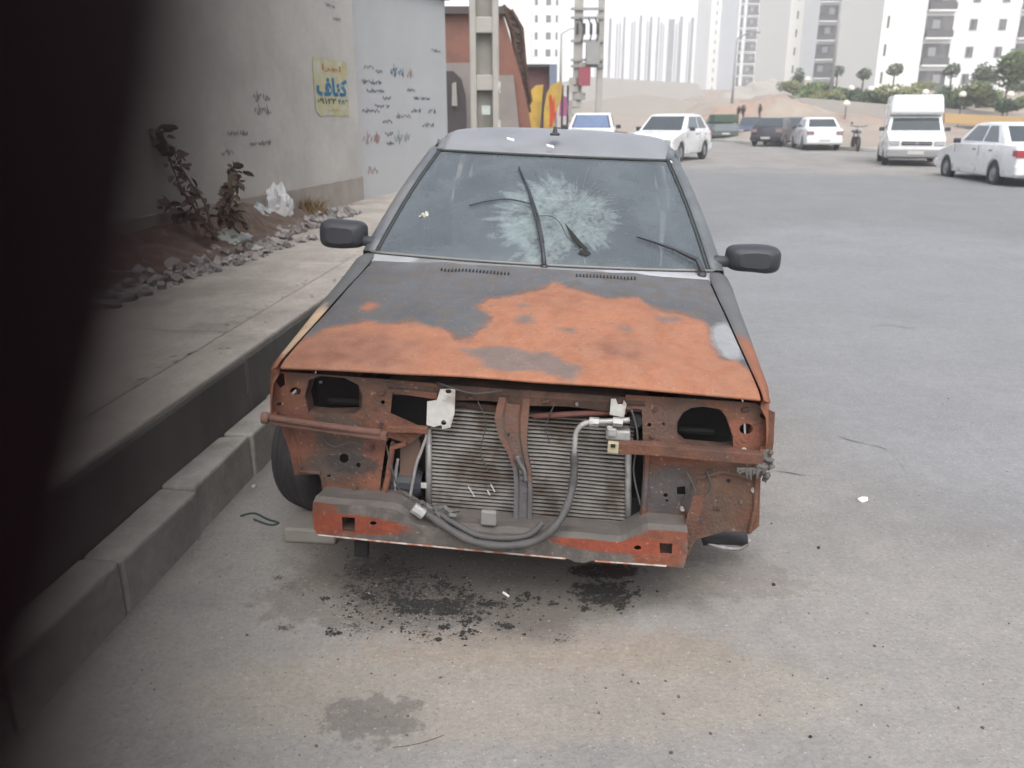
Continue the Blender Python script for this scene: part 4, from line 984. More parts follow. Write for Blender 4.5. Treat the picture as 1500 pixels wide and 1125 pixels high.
# horn/compressor stack in the left gap
mb = MB(); mb.lathe([(0, .0), (0, .05), (.02, .055), (.10, .055), (.12, .04)], CL(590, 705, ly=.20)+Vector((-.05, 0, 0)), 'x', 18); mb.build('compressor', 'plast', car, smooth=False)
flatbar('duct_panel', [(585, 650, 0), (618, 650, 0)], .0, .0, .19, 'rustdk') if 0 else None
plate('duct_panel', XZ([(587, 640), (612, 640), (616, 650), (606, 712), (585, 712)], .165), [], plc(.165), .004, mat('duct_brown', (.16, .10, .075), .85, var=.25), car)
mb = MB(); p = CL(600, 700, ly=.24); mb.box(p+Vector((0, .03, 0)), (.13, .02, .30)); mb.build('dark_shroud', 'black', car)
for xx in ((574, 600, 640, 612),):
    mb = MB(); p = CL(605, 595, ly=.26); mb.box(p, (.18, .02, .14)); mb.build('battery_tray', 'black', car)
mb = MB(); p = CL(931, 615, ly=.14); mb.lathe([(-.02, 0), (-.02, .02), (.02, .02)], p, 'y', 12); mb.build('round_grommet', 'black', car)
for pts, r_ in (([(566, 652, .12), (575, 690, .10), (590, 722, .11), (640, 742, .10)], .0028), ([(700, 588, .12), (712, 620, .14), (704, 660, .15), (716, 690, .155)], .0022), ([(812, 592, .12), (800, 625, .15), (806, 650, .155)], .0022),
        ([(925, 600, .11), (934, 640, .10), (928, 690, .12), (938, 740, .11)], .003), ([(1005, 690, .11), (1018, 720, .09), (1012, 750, .09), (1030, 762, .10)], .003), ([(470, 640, .115), (490, 655, .10), (515, 648, .10), (545, 662, .115)], .0025), ([(1035, 690, .11), (1042, 716, .10), (1026, 735, .10)], .0035), ([(640, 560, .12), (690, 576, .11), (735, 572, .11)], .003)):
    mb = MB(); mb.tube(catmull([CL(x, y, ly=l) for x, y, l in pts], 6), r_, 6); mb.build('loose_wire', 'hose', car, smooth=True)
for k, (x, y) in enumerate([(610, 568), (690, 583), (800, 588), (845, 592), (960, 600), (1092, 600), (538, 640), (520, 715), (1050, 745), (1085, 735), (955, 640), (560, 575), (470, 560), (1040, 690)]):
    p = CL(x, y, ly=.124); mb = MB(); mb.box(p, (.010+.006*(k % 3), .008, .008+.004*(k % 2)), (0, random.uniform(-.5, .5), 0)); mb.build('clip', 'rustdk' if k % 3 else 'char', car, bevel=.002)
# lower cross member
BF = mat('crossmember_paint', (.105, .092, .082), .85, var=.35, scale=14, col2=(.15, .132, .118), grain=.2, grain_scale=30, bump=.4, bscale=80, speck=.2,
    speck_scale=70, patches=[((-.60, 0, .27), (.08, 0, .08), (.19, .062, .034), .3, 1.0), ((-.50, 0, .262), (.20, 0, .036), (.23, .052, .024), .3, 1.0), ((.47, 0, .262), (.09, 0, .08), (.20, .066, .036), .3, 1.0), ((.33, 0, .27), (.20, 0, .033), (.24, .054, .026), .3, 1.0), ((.54, 0, .35), (.10, 0, .05), (.24, .075, .04), .5, .9)])
def bz(x): return .212+.0*x
bh = lambda x: .275+.052*max(sm((x-.35)/.09), sm((-.26-x)/.1))+.0025*noise.noise(Vector((x*14, 0, 0)))
outer = [(-.612, .328), (-.615, .30), (-.612, .235), (-.60, .215), (-.40, .211), (-.1, .206), (.1, .206), (.20, .204), (.22, .196), (.25, .196), (.27, .205), (.50, .209), (.553, .206), (.560, .26), (.552, .326)]+[(x, bh(x)+.001) for x in lin(.545, -.605, 50)]
holes = [[CL(x, y, ly=0) for x, y in ((501, 757), (520, 758), (520, 779), (502, 777))], [CL(x, y, ly=0) for x, y in ell(547, 766, 5, 3, 12)], [CL(x, y, ly=0) for x, y in ((966, 795), (985, 796), (984, 811), (967, 810))], [CL(x, y, ly=0) for x, y in ell(934, 802, 5.5, 3.5, 12)]]
plate('lower_crossmember', outer, [[(q.x, q.z) for q in h] for h in holes], plc(0), .004, BF, car)
bh = lambda x: .275+.052*max(sm((x-.35)/.09), sm((-.26-x)/.1))+.0025*noise.noise(Vector((x*14, 0, 0)))
mb = MB(); xs_ = lin(-.612, .553, 60); mb.grid([[(x, .0, bh(x)) for x in xs_], [(x, .03, bh(x)+.008) for x in xs_], [(x, .09, bh(x)-.004+.006*noise.noise(Vector((x*9, 3, 0)))) for x in xs_], [(x, .15, bh(x)-.006) for x in xs_]]); mb.build('crossmember_top', mat('crossmember_top_paint', (.12, .108, .098), .8, var=.3, scale=10, bump=.4, bscale=60, col2=(.14, .12, .11)), car, solid=.003)
mb = MB(); mb.box((-.03, .055, .235), (1.12, .09, .01)); mb.box((-.03, .145, .235), (1.12, .01, .05)); mb.build('crossmember_rear', 'rustdk', car)
mb = MB(); mb.tube([(x, -.004, z) for x, z in ((-.60, .216), (-.4, .212), (-.1, .208), (.1, .207), (.19, .206))], .0035, 5); mb.tube([(x, -.004, z) for x, z in ((.28, .206), (.4, .208), (.50, .21))], .0035, 5); mb.build('worn_edge', mat('worn_bright_edge', (.42, .38, .34), .6, .2, var=.3, scale=30, col2=(.3, .1, .05)), car)
for (x, y) in ((548, 788), (700, 800), (790, 810)):
    pass
p = CL(716, 758, ly=.02); mb = MB(); mb.box(p, (.05, .02, .05)); mb.build('tow_bracket', mat('tow_grey', (.22, .21, .20), .7, var=.2), car, bevel=.006)
p = CL(645, 748, ly=.03)
mb = MB()
for k in range(14):
    q = p+Vector((random.gauss(0, .03), random.gauss(0, .01), random.gauss(0, .012))); mb.box(q, (random.uniform(.02, .05), .012, .008), (random.random(), random.random(), random.random()))
mb.build('torn_bracket', 'char', car)
p = CL(652, 806, ly=.0)
mb = MB(); p = CL(530, 802, ly=.08); mb.box(p+Vector((0, 0, 0)), (.045, .03, .06)); mb.build('undertray_bracket', 'black', car, bevel=.004)
for sg, xx in ((-1, -.56), (1, .52)):
    mb = MB(); mb.box((xx, .14, .27), (.08, .2, .10)); mb.build('chassis_leg', 'rustdk', car, bevel=.006)
# side plates hanging off the crossmember's ends
plate('end_plate', [(.556, .22), (.575, .225), (.585, .33), (.60, .43), (.565, .43), (.55, .34)], [ell(.567, .25, .004, .005, 8), ell(.568, .30, .004, .005, 8)], plc(.05), .004, 'rust', car)
# right front: no wheel, just the drum and a hanging strip
mb = MB(); mb.lathe([(-.05, .02), (-.05, .12), (0, .13), (.02, .13), (.02, .05), (.05, .045), (.05, 0)], (.66, .70, .21), 'x', 30); mb.build('brake_drum', 'rustdk', car, smooth=False)
mb = MB(); mb.tube(catmull([CL(x, y, ly=.34) for x, y in ((1022, 778), (1035, 793), (1055, 801), (1085, 803), (1098, 790))], 5), .008, 8); mb.build('hanging_liner_strip', 'alu', car, smooth=True)
mb = MB(); rws = []
for k in range(9):
    t = k/8; rws.append([CL(1025+70*t, 782-6*math.sin(PI*t), ly=.3+.02*t), CL(1030+66*t, 798-2*math.sin(PI*t)+2*t, ly=.34)])
mb.grid(rws); mb.build('torn_liner', 'plast', car, smooth=True, solid=.003)
# wheels
def tyre(parent, c, steer, flat=.0, w=.17, R_=.275, steel=True):
    wh = empty('wheel', c, (0, 0, steer)); wh.parent = parent
    prof = [(-w/2, R_*.62), (-w/2-.004, R_*.78), (-w/2+.006, R_*.93), (-w*.36, R_*.992), (-w*.22, R_), (-w*.215, R_-.007), (-w*.185, R_-.007), (-w*.18, R_), (-.016, R_), (-.014, R_-.007), (.014, R_-.007), (.016, R_), (w*.18, R_), (w*.185, R_-.007), (w*.215, R_-.007), (w*.22, R_), (w*.36, R_*.992), (w/2-.006, R_*.93), (w/2+.004, R_*.78), (w/2, R_*.62), (w/2-.03, R_*.58), (-w/2+.03, R_*.58), (-w/2, R_*.62)]
    mb = MB(); mb.lathe(prof, (0, 0, 0), 'x', 56)
    mb.v = [(x*(1+max(0, -(z+R_*.75))*4), y, max(z, -R_+flat)) for x, y, z in mb.v]
    mb.build('tyre', 'rubber', wh, smooth=True)
    mb = MB(); mb.lathe([(-w*.4, R_*.6), (-w*.2, R_*.5), (-w*.25, R_*.2), (-w*.28, 0)], (0, 0, 0), 'x', 30); mb.lathe([(w*.4, R_*.6), (w*.2, R_*.5), (w*.25, R_*.2), (w*.28, 0)], (0, 0, 0), 'x', 30); mb.build('rim', 'rustdk', wh, smooth=True)
    return wh
tyre(car, (-.765, .69, .236), math.radians(-24), .006)
mb = MB(); mb.tube([(-.5, .72, .25), (-.72, .69, .25)], .03, 8); mb.build('hub_carrier', 'rustdk', car)
tyre(car, (-.715, 2.96, .246), 0); tyre(car, (.715, 2.96, .298), 0)
# cardboard / block behind the left end of the beam
cb = ong(450, 790)
mb = MB(); mb.box((0, 0, .03), (.20, .16, .06), taper=.96); o = mb.build('concrete_block', mat('dusty_block', (.27, .25, .22), .95, var=.12, scale=8, bump=.4, bscale=40), bevel=.01)
q = ong(448, 797); o.location = (q.x+.02, q.y+.08, 0); o.rotation_euler[2] = -.1; tag(o, 'low dusty concrete block on the asphalt behind the crossmember end', 'block')

# ---------------------------------------------------------------- litter on the asphalt
random.seed(21)
def scatter(name, n, cx, cy, sx, sy, r0, r1, m, label, cat='debris'):
    mb = MB(); cl = [(random.gauss(cx, sx), random.gauss(cy, sy), random.uniform(.08, .45)) for _ in range(26)]
    for _ in range(n):
        if random.random() < .75:
            c_ = random.choice(cl); x, y = random.gauss(c_[0], sx*c_[2]*.5), random.gauss(c_[1], sy*c_[2]*.5)
        else: x, y = random.gauss(cx, sx*1.1), random.gauss(cy, sy*1.1)
        q = ong(x, min(1120, max(700, y))); r = r0*.6+(r1-r0)*random.random()**3.4
        a = random.uniform(0, 6.28); v = [(q.x+r*random.uniform(.6, 1.5)*math.cos(a+k*2.09), q.y+r*random.uniform(.6, 1.5)*math.sin(a+k*2.09), .0005+random.uniform(0, .3)*r) for k in range(3)]
        mb.add(v+[(q.x, q.y, r*random.uniform(.4, 1.0))], [(0, 1, 3), (1, 2, 3), (2, 0, 3)])
    return tag(mb.build(name, m, stuff=True), label, cat)
M['ash'] = mat('black_ash', (.02, .019, .018), .9, var=.3, scale=60)
scatter('charred_crumbs', 3600, 640, 885, 62, 20, .001, .009, 'ash', 'black charred crumbs scattered below the left of the wreck')
scatter('charred_crumbs', 2200, 575, 855, 50, 28, .001, .007, 'ash', 'fine black crumbs under the left end of the lower beam')
scatter('charred_crumbs', 1800, 880, 866, 30, 14, .001, .009, 'ash', 'black oily crumbs below the right of the wreck')
scatter('glass_crumbs', 260, 620, 880, 70, 26, .001, .004, mat('glass_crumb', (.45, .45, .44), .4, var=.3, scale=50), 'pale crumbs of broken glass among the ash')
scatter('ash_dust', 5000, 610, 870, 85, 32, .0008, .005, mat('brown_ash', (.10, .085, .075), .95, var=.4, scale=50), 'greyish brown ash crumbs spread under the front of the wreck')
scatter('rust_flakes', 260, 600, 840, 110, 25, .001, .005, 'rustdk', 'brown rust flakes fallen under the front of the wreck')
scatter('kerb_grit', 260, 330, 790, 40, 34, .002, .007, 'stone', 'grit and small stones collected along the kerb')
def roadgrit():
    mb = MB()
    for _ in range(520):
        q = ong(random.uniform(150, 1480), random.uniform(560, 1120)); r = .0007+.0035*random.random()**4
        if abs(q.x) < .9 and q.y > 2.3: continue
        mb.box((q.x, q.y, r*.3), (r*2, r*1.5, r), (0, 0, random.random()*3))
    return mb
tag(roadgrit().build('road_grit', 'soil', stuff=True), 'tiny dark grit spread thinly over the road', 'grit')
def bit(name, px, py, size, m, label, cat, rot=None, seed=0):
    q = ong(px, py); vs_, fs = blob((0, 0, 0), size, seed, 1, .35, 1.2); mb = MB(); mb.add(vs_, fs); o = mb.build(name, m); o.location = (q.x, q.y, size[2]*.45); o.rotation_euler[2] = rot or 0; return tag(o, label, cat)
mb = MB(); mb.tube([(-.014, 0, .004), (.014, 0, .004)], .004, 8); o = mb.build('cigarette_end', mat('cigarette_paper', (.75, .73, .68), .8)); q = ong(741, 872); o.location = q; o.rotation_euler[2] = -.9; tag(o, 'white cigarette end lying between the two black ash patches', 'cigarette')
bit('charred_lump', 773, 873, (.010, .013, .012), 'ash', 'small black charred lump right of the cigarette end', 'debris', .4, 3)
bit('paper_scrap', 1262, 733, (.030, .018, .012), mat('paper_scrap', (.7, .7, .69), .7), 'small crumpled white paper scrap alone on the open road', 'litter', .3, 6)
bit('charred_lump', 642, 938, (.012, .009, .006), 'ash', 'flat black flake in front of the left ash patch', 'debris', .4, 8)
bit('pebble', 1133, 857, (.008, .007, .006), 'ash', 'dark pebble on the road right of the wreck, nearest it', 'pebble', .4, 9)
bit('pebble', 1199, 803, (.009, .007, .006), 'ash', 'dark pebble on the open road beside the right fender', 'pebble', .9, 10)
bit('pebble', 1187, 1080, (.006, .005, .004), 'ash', 'dark pebble low on the right of the road', 'pebble', .9, 11)
bit('pebble', 372, 714, (.013, .010, .010), 'zinc', 'pale pebble on the asphalt between kerb and tyre', 'pebble', .9, 12)
mb = MB(); mb.tube(catmull([ong(575, 1095), ong(600, 1092), ong(625, 1086), ong(650, 1077)], 4), .0012, 5); tag(mb.build('twig', 'stem'), 'thin dry twig lying by the damp stain on the road', 'twig')
mb = MB(); P_ = [(352, 757), (372, 753), (392, 762), (408, 767), (395, 770), (372, 762)]
mb.tube(catmull([ong(x, y)+Vector((0, 0, .004)) for x, y in P_], 4), .004, 6); tag(mb.build('green_strap', mat('dark_green_strap', (.03, .055, .05), .7)), 'dark green plastic strap lying by the kerb and tyre', 'strap')
mb = MB()
for k in range(30):
    q = ong(595+random.gauss(0, 3)+k*.2, 830+k*2.2+random.gauss(0, 4)); mb.tube([q+Vector((0, 0, .002)), q+Vector((random.gauss(0, .015), random.gauss(0, .015), .006))], .0012, 4)
tag(mb.build('burnt_wires', 'ash', stuff=True), 'bits of burnt wire in the ash under the wreck', 'wire')

# ---------------------------------------------------------------- parked vehicles
M['cwhite'] = mat('white_car_paint', (.62, .625, .62), .28, var=.03, scale=1, coat=.4)
M['cdark'] = mat('black_car_paint', (.022, .02, .026), .3, var=.1, scale=1, coat=.4)
M['cgreen'] = mat('dark_green_paint', (.07, .10, .085), .4, var=.1, scale=1)
M['cgrey'] = mat('grey_blue_paint', (.20, .235, .25), .4, var=.1, scale=1)
M['cblue'] = mat('navy_paint', (.06, .075, .13), .35, var=.1, scale=1)
M['lampw'] = mat('headlamp_glass', (.42, .43, .43), .2, var=.1, scale=4)
M['lampr'] = mat('tail_lamp_red', (.42, .05, .06), .25, var=.1, scale=4)
M['trimg'] = mat('grey_bumper', (.30, .30, .29), .6, var=.1, scale=4)
M['plateW'] = mat('number_plate', (.55, .55, .52), .5)
M['hub'] = mat('wheel_cover', (.28, .28, .29), .45, .3)
def arc_pts(yc, zc, r, n=9, rev=False):
    p = [(yc+r*math.cos(PI-PI*k/n), zc+r*math.sin(PI*k/n)) for k in range(n+1)]; return p
def car_body(kind, paint_, W=1.66, shade=False, label='', lampm=None, group=None, bumper=None):
    """x across, front at -y. returns the root; profile in (y, z)"""
    r = empty({'van': 'parked_van', 'pickup': 'parked_pickup'}.get(kind, 'parked_car'), label=label, cat={'van': 'van', 'pickup': 'pickup truck'}.get(kind, 'car'), group=group)
    w = W/2
    if kind == 'sedan': L_ = 4.4; fa, ra = .85, 3.5; top = [(0, .45), (.03, .66), (.25, .72), (1.12, .92), (3.65, .96), (4.28, .93), (4.38, .80), (4.40, .45)]; gh = (1.12, 1.85, 3.15, 3.85, .92, 1.42)
    if kind == 'hatch': L_ = 3.9; fa, ra = .75, 3.1; top = [(0, .45), (.03, .64), (.2, .70), (1.0, .90), (3.4, .93), (3.82, .90), (3.88, .6), (3.9, .42)]; gh = (1.0, 1.7, 3.05, 3.72, .90, 1.40)
    if kind == 'van': L_ = 4.3; fa, ra = .75, 3.3; top = [(0, .5), (.02, .78), (.12, .86), (.95, 1.05), (1.6, 1.08), (4.28, 1.08), (4.3, .5)]; gh = (.95, 1.45, 2.3, 2.35, 1.05, 1.52)
    if kind == 'pickup': L_ = 4.3; fa, ra = .8, 3.3; top = [(0, .5), (.02, .80), (.15, .90), (1.1, 1.0), (2.4, 1.02), (4.28, 1.02), (4.3, .5)]; gh = (1.1, 1.65, 2.3, 2.4, 1.0, 1.56)
    poly = list(top)+[(L_, .25)]+[(ra+.36, .24)]+[(ra+.34*math.cos(a_), .27+.34*math.sin(a_)) for a_ in [PI*k/9 for k in range(10)]]+[(ra-.36, .22), (fa+.36, .22)]+[(fa+.34*math.cos(a_), .27+.34*math.sin(a_)) for a_ in [PI*k/9 for k in range(10)]]+[(fa-.36, .24), (0, .27)]
    mb = MB(); n = len(poly)
    def xw(y, z):
        t = 1-.10*max(0, (.5-y)/.5)**2-.08*max(0, (y-L_+.5)/.5)**2
        return w*t*(1-.05*max(0, (z-.6)/.4)-.03*max(0, (.5-z)/.3))
    vs_ = [(-xw(y, z), y, z) for y, z in poly]+[(xw(y, z), y, z) for y, z in poly]
    mb.add(vs_, [tuple(range(n)), tuple(range(2*n-1, n-1, -1))]+[(i_, (i_+1) % n, n+(i_+1) % n, n+i_) for i_ in range(n)])
    bo = mb.build('body', paint_, r, bevel=.045, seg=3, smooth=True); bo.data.polygons.foreach_set('use_smooth', [True]*len(bo.data.polygons))
    ya, yb, yc, yd, zb, zt = gh; wb = w*.93; wt = w*.74
    if kind == 'van': wt = w*.84
    mb = MB(); q = []
    for (y, z, x) in ((ya, zb-.03, wb), (yb, zt-.02, wt), ((yb+yc)/2, zt+.01, wt), (yc, zt-.02, wt), (yd, zb-.0, wb)): q.append((y, z, x))
    m_ = len(q); vs_ = [(-x, y, z) for y, z, x in q]+[(x, y, z) for y, z, x in q]
    mb.add(vs_, [tuple(range(m_)), tuple(range(2*m_-1, m_-1, -1))]+[(i_, (i_+1) % m_, m_+(i_+1) % m_, m_+i_) for i_ in range(m_)])
    cb_ = mb.build('cabin', paint_, r, bevel=.04, seg=3, smooth=True)
    def pane(name, a_, b2, c_, d_, m='glass', par=r, off=.006):
        a_, b2, c_, d_ = (Vector(v) for v in (a_, b2, c_, d_)); nn = (b2-a_).cross(d_-a_).normalized()
        cen = (a_+b2+c_+d_)/4
        if nn.dot(cen-Vector((0, (ya+yd)/2, 1.1))) < 0: nn = -nn
        mb = MB(); k = [v+nn*off for v in (a_, b2, c_, d_)]; mb.add(k+[v-nn*.012 for v in k], [(0, 1, 2, 3), (7, 6, 5, 4), (0, 1, 5, 4), (1, 2, 6, 5), (2, 3, 7, 6), (3, 0, 4, 7)])
        return mb.build(name, m, par)
    def lerp(a_, b2, t): return a_+(b2-a_)*t
    def scr(y0, z0, x0_, y1, z1_, x1_, lo, hi, wx):
        f = lambda t, s_: (s_*lerp(x0_, x1_, t)*wx, lerp(y0, y1, t), lerp(z0, z1_, t)); return f(lo, -1), f(lo, 1), f(hi, 1), f(hi, -1)
    pane('windscreen', *scr(ya, zb-.03, wb, yb, zt-.02, wt, .10, .90, .88), m=('glass' if not shade else 'glass'))
    if shade: pane('sunshade', *scr(ya, zb-.03, wb, yb, zt-.02, wt, .12, .86, .40 if 0 else .80), m=mat('blue_sunshade', (.13, .18, .30), .5, var=.2, scale=5), off=.014)
    if kind not in ('van', 'pickup'): pane('rear_window', *scr(yd, zb, wb, yc, zt-.02, wt, .18, .88, .84))
    for sg in (-1, 1):
        xs_ = lambda t: sg*(lerp(wb, wt, t))
        f = lambda y, t: (xs_(t), y, lerp(zb, zt-.02, t))
        ymid = (yb+yc)/2+.1
        if kind in ('van', 'pickup'):
            pane('side_window', f(ya+.35, .15), f(yc-.12, .15), f(yc-.12, .88), f(yb+.08, .88))
        else:
            pane('side_window', f(ya+.42, .15), f(ymid-.04, .15), f(ymid-.04, .88), f(yb+.10, .88))
            pane('side_window', f(ymid+.05, .15), f(yd-.45, .15), f(yc-.12, .88), f(ymid+.05, .88))
        for q_ in ((ymid, .98),) if kind not in ('van', 'pickup') else ():
            mb = MB()
            for yy in (ymid-.25, ymid+.6): mb.box((sg*(w*.965+.004), yy, .80), (.02, .16, .028))
            mb.build('door_handle', 'plast' if paint_ != 'cdark' else 'trimg', r)
        mb = MB()
        for yy in (ymid, 1.25): mb.box((sg*(w*.985+.001), yy, .6), (.006, .012, .6))
        mb.build('door_gap', 'black', r)
        mi = MB(); mi.box((sg*(w+.07), ya+.42, zb+.06), (.17, .08, .12)); mi.build('wing_mirror', 'plast', r, bevel=.02)
        for yy in (fa, ra):
            wh = empty('wheel', (sg*(w-.10), yy, .30)); wh.parent = r
            mb = MB(); mb.lathe([(-.09, .18), (-.09, .27), (-.06, .30), (.06, .30), (.09, .27), (.09, .18)], (0, 0, 0), 'x', 28); mb.build('tyre', 'rubber', wh, smooth=False)
            mb = MB(); mb.lathe([(sg*.07, .19), (sg*.075, .16), (sg*.05, .13), (sg*.085, .05), (sg*.088, 0)], (0, 0, 0), 'x', 20); mb.lathe([(-sg*.06, .19), (-sg*.06, 0)], (0, 0, 0), 'x', 20); mb.build('rim', 'hub', wh)
            mb = MB(); mb.lathe([(-.12, .325), (.06, .325), (.06, .1), (-.12, .1)], (0, 0, 0), 'x', 24); 
        # lamps
        hx_ = sg*(w*.9-.17)
        zf = .60 if kind != 'van' else .70
        mb = MB(); mb.box((hx_, -.0+.012, zf), (.30, .05, .14 if kind != 'van' else .16)); mb.build('headlamp', 'lampw', r, bevel=.02)
        mb = MB(); mb.box((sg*(w*.92-.14), L_-.012, .76), (.30, .06, .16)); mb.box((sg*(w*.925-.01), L_-.12, .77), (.02, .2, .13)); mb.build('tail_lamp', 'lampr', r, bevel=.02)
    mb = MB(); mb.box((0, -.004, .60 if kind != 'van' else .70), (w*.95, .03, .12)); mb.build('grille', 'plast', r, bevel=.01)
    bz_ = .40
    mb = MB(); mb.box((0, .03, bz_), (W*.93, .16, .2 if kind != 'van' else .24)); mb.build('front_bumper', bumper or paint_, r, bevel=.04, seg=3)
    mb = MB(); mb.box((0, L_-.02, .40), (W*.93, .16, .22)); mb.build('rear_bumper', bumper or paint_, r, bevel=.04, seg=3)
    mb = MB(); mb.box((0, -.055, .42), (.46, .01, .10)); mb.build('number_plate', 'plateW', r)
    mb = MB(); mb.box((0, L_+.065, .42 if kind == 'hatch' else .44), (.46, .01, .10)); mb.build('number_plate', 'plateW', r)
    mb = MB(); mb.box((0, L_/2, .26), (W*.8, L_*.9, .06)); mb.build('underbody', 'black', r)
    for yy in (fa, ra):
        mb = MB(); mb.box((0, yy, .40), (W*.86, .62, .40)); mb.build('arch_well', 'black', r) if 0 else None
    return r, L_
def put(rt, L_, px, py, yaw, at_y=None, rear=False, xoff=0):
    """place so that the near end's bottom centre stands at the pixel; yaw 0 = front towards the camera"""
    q = ong(px, py); R3 = Euler((0, 0, yaw)).to_matrix(); anchor = Vector((xoff, L_ if rear else 0, 0)); rt.rotation_euler = (0, 0, yaw); rt.location = q-R3@anchor; rt.location.z = gz(rt.location.x, rt.location.y) if at_y is None else at_y
r1, L1 = car_body('sedan', 'cwhite', shade=True, label='white saloon with a blue sunshade in its windscreen, behind the wreck roof'); put(r1, L1, 862, 232, math.radians(-8))
r2, L2 = car_body('hatch', 'cwhite', W=1.62, label='white hatchback facing the camera just right of the wreck roof'); put(r2, L2, 948, 238, math.radians(-30))
r3, L3 = car_body('sedan', 'cwhite', label='white saloon seen from behind, parked left of the motorcycle', bumper='cwhite'); put(r3, L3, 1204, 221, math.radians(178), rear=False) if 0 else put(r3, L3, 1206, 221, math.radians(171), rear=True)
for c_ in r3.children:
    if c_.name.startswith('tail_lamp'): c_.data.materials[0] = mat('dull_tail_lamp', (.30, .20, .20), .3) if 'dull_tail_lamp' not in bpy.data.materials else bpy.data.materials['dull_tail_lamp']
r4, L4 = car_body('hatch', 'cdark', label='black hatchback seen from behind between navy car and white saloon'); put(r4, L4, 1120, 215, math.radians(150), rear=True)
r5, L5 = car_body('sedan', 'cblue', label='navy blue car half hidden behind the black hatchback'); put(r5, L5, 1098, 206, math.radians(-16))
r6, L6 = car_body('pickup', 'cgreen', label='dark green pickup truck, farthest left of the far row'); put(r6, L6, 1062, 207, math.radians(177), rear=True)
mb = MB(); mb.box((0, 4.32, .76), (1.4, .04, .40)); mb.build('tailgate', 'cgrey', r6, bevel=.02)
mb = MB(); mb.box((0, 3.35, 1.32), (1.5, 1.8, .5)); mb.build('load_cover', mat('green_canvas', (.06, .10, .07), .8), r6, bevel=.06)
r9, L9 = car_body('hatch', 'cblue', label='dark blue car tucked between black hatchback and white saloon'); put(r9, L9, 1160, 209, math.radians(180-16), rear=True)
r7, L7 = car_body('van', 'cwhite', W=1.8, label='white pickup van with a tall white box body, facing the camera', bumper='trimg'); put(r7, L7, 1338, 244, math.radians(-20))
mb = MB(); mb.box((0, 2.95, 1.49), (1.62, 2.7, .86)); mb.build('box_body', 'cwhite', r7, bevel=.10, seg=4, smooth=False)
mb = MB(); rws = [[(-.80, 1.62, 1.50), (.80, 1.62, 1.50)], [(-.74, 1.30, 1.62), (.74, 1.30, 1.62)], [(-.72, 1.32, 1.95), (.72, 1.32, 1.95)], [(-.74, 1.65, 2.18), (.74, 1.65, 2.18)]]
mb = MB(); pr = [(1.72, 1.48), (1.30, 1.56), (1.27, 1.66), (1.42, 2.08), (1.62, 2.17), (4.25, 2.17), (4.25, 1.48)]
n = len(pr); vs_ = [(-.79+.06*(z > 2), y, z) for y, z in pr]+[(.79-.06*(z > 2), y, z) for y, z in pr]
mb.add(vs_, [tuple(range(n)), tuple(range(2*n-1, n-1, -1))]+[(i_, (i_+1) % n, n+(i_+1) % n, n+i_) for i_ in range(n)]); mb.build('box_roof', 'cwhite', r7, bevel=.07, seg=3, smooth=True)
mb = MB(); mb.box((0, -.02, .70), (.9, .02, .03)); mb.box((0, -.025, .70), (.10, .02, .08)); mb.build('badge_bar', 'hub', r7)
# right saloon: rear wheel at (1450,268), front wheel at (1390,258) on its near flank
r8, L8 = car_body('sedan', 'cwhite', W=1.72, label='white saloon at the right edge with red tail lamp towards the camera')
pa_ = ong(1452, 270); pf_ = ong(1388, 259); dv = (pf_-pa_); ang = math.atan2(dv.x, -dv.y)     # front is at -y in local space
r8.rotation_euler = (0, 0, ang); R3 = Euler((0, 0, ang)).to_matrix()
sgn = 1 if (R3@Vector((1, 0, 0))).x < 0 else -1
r8.location = pa_-R3@Vector((sgn*.82, 3.5, 0)); r8.location.z = 0
print('SEDAN', dv.length, math.degrees(ang), sgn, r8.location)

for rr_ in (r4, r6, r9):
    for c_ in rr_.children:
        if c_.name.startswith('tail_lamp'): c_.data.materials[0] = bpy.data.materials['dull_tail_lamp']
